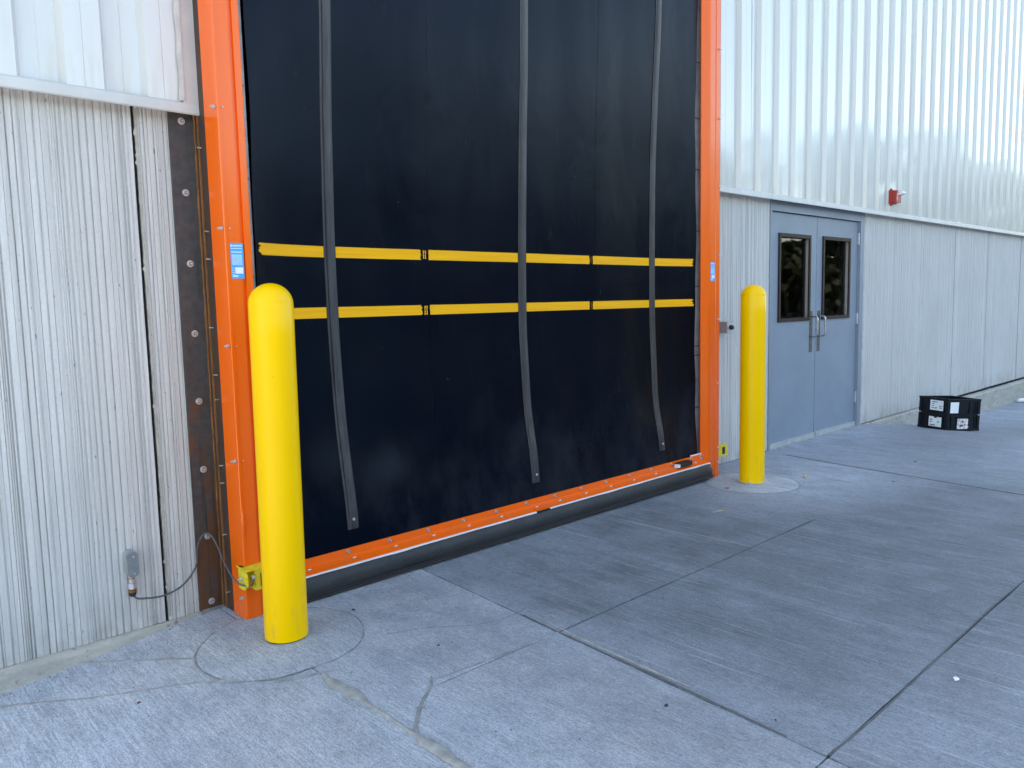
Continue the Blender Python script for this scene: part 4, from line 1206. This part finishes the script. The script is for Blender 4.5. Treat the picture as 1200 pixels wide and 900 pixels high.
for k, (x, y, s) in enumerate(((-4.37, -2.02, .010), (-4.98, -.70, .010), (-4.66, -.50, .010), (-4.62, -1.08, .006), (-4.2, -2.33, .006), (-.55, -1.3, .010), (.3, -1.15, .012))):
    labs = ['dark pebble on the slab below the dark cross joint', 'dark chip on the footing right of the foreground bollard', 'small dark chip between left bollard footing and door', 'tiny dark chip near the Y-shaped filler mark', 'tiny dark pebble near the bottom of the pale slab', 'dark chip on the ground right of the right bollard', 'dark chip on the slab before the grey steel doors']
    scrap('pebble', x, y, s, s*.7, 'pebble', labs[k], 'pebble', k, .004, 20+k, 7)

r_ = random.Random(101); bm = bmesh.new()
for k in range(420):
    if k < 230: x = r_.uniform(-5.9, 2.5); y = -abs(r_.gauss(0, .9))-.05
    else: x = r_.uniform(-8.0, -5.2) if k % 3 else r_.uniform(2, 7); y = -abs(r_.gauss(0, .12))-.045
    if y < -3.0: continue
    s = r_.uniform(.0015, .0042); a = r_.uniform(0, 3.1)
    vs = [bm.verts.new((x+s*q*math.cos(a+t_), y+s*q*math.sin(a+t_), gz(x)+z_)) for q, t_, z_ in ((1, 0, 0), (.8, 1.7, 0), (1.1, 3.2, 0), (.7, 4.6, 0), (.3, 1, s*.9))]
    for i in range(4): bm.faces.new((vs[i], vs[(i+1) % 4], vs[4]))
tag(obj('grit', bm, 'pebble'), 'loose grit scattered on the concrete slabs', 'grit', kind='stuff')

# ------------------------------------------------------------------ far trees across the yard (mirrored in the siding)
r_ = random.Random(77); V = []; Fc = []
for k in range(46):
    x = -45+k*4.6+r_.uniform(-1.5, 1.5); y = -31+r_.uniform(-3, 3); h = lin(x, [20, 45, 66, 85], [7.5, 11.5, 17.5, 20])*r_.uniform(.95, 1.08); 
    for c in range(22):
        zz = h*r_.uniform(.05, .93); rad = (1-abs(zz/h-.5)*1.0)*(2.2+h*.06)
        ccx, ccy = x+r_.uniform(-1, 1)*rad*.8, y+r_.uniform(-1, 1)*rad*.8
        for q in range(44):
            v = Vector((r_.gauss(0, 1), r_.gauss(0, 1), r_.gauss(0, .8))); v = v.normalized()*r_.uniform(.5, 1.5)
            p = Vector((ccx, ccy, zz))+v; s = r_.uniform(.25, .6)
            u = Vector((r_.gauss(0, 1), r_.gauss(0, 1), r_.gauss(0, 1))).normalized(); w = u.cross(v).normalized() if u.cross(v).length > .01 else Vector((0, 0, 1))
            i = len(V); V += [p-u*s, p+w*s*.7, p+u*s, p-w*s*.7]; Fc.append((i, i+1, i+2, i+3))
for k in range(150):       # unseen foliage row, added to darken the reflections in the door windows
    ccx = -30+k*1.15; ccy = -37+r_.uniform(-1, 1); top = 5.5+1.5*math.sin(k*.37)
    for q in range(90):
        p = Vector((ccx+r_.uniform(-1.2, 1.2), ccy+r_.uniform(-1, 1), r_.uniform(.0, top))); s = r_.uniform(.5, .9)
        u = Vector((r_.gauss(0, 1), r_.gauss(0, .4), r_.gauss(0, 1))).normalized(); w = u.cross(Vector((0, 1, 0)))
        w = w.normalized() if w.length > .01 else Vector((1, 0, 0))
        i = len(V); V += [p-u*s, p+w*s*.8, p+u*s, p-w*s*.8]; Fc.append((i, i+1, i+2, i+3))
me = bpy.data.meshes.new('far_trees'); me.from_pydata([tuple(v) for v in V], [], Fc); me.materials.append(M['foliage'])
ft = bpy.data.objects.new('far_trees', me); COL.objects.link(ft)
tag(ft, 'far line of trees across the yard, mirrored faintly in the white siding', 'trees', kind='stuff')
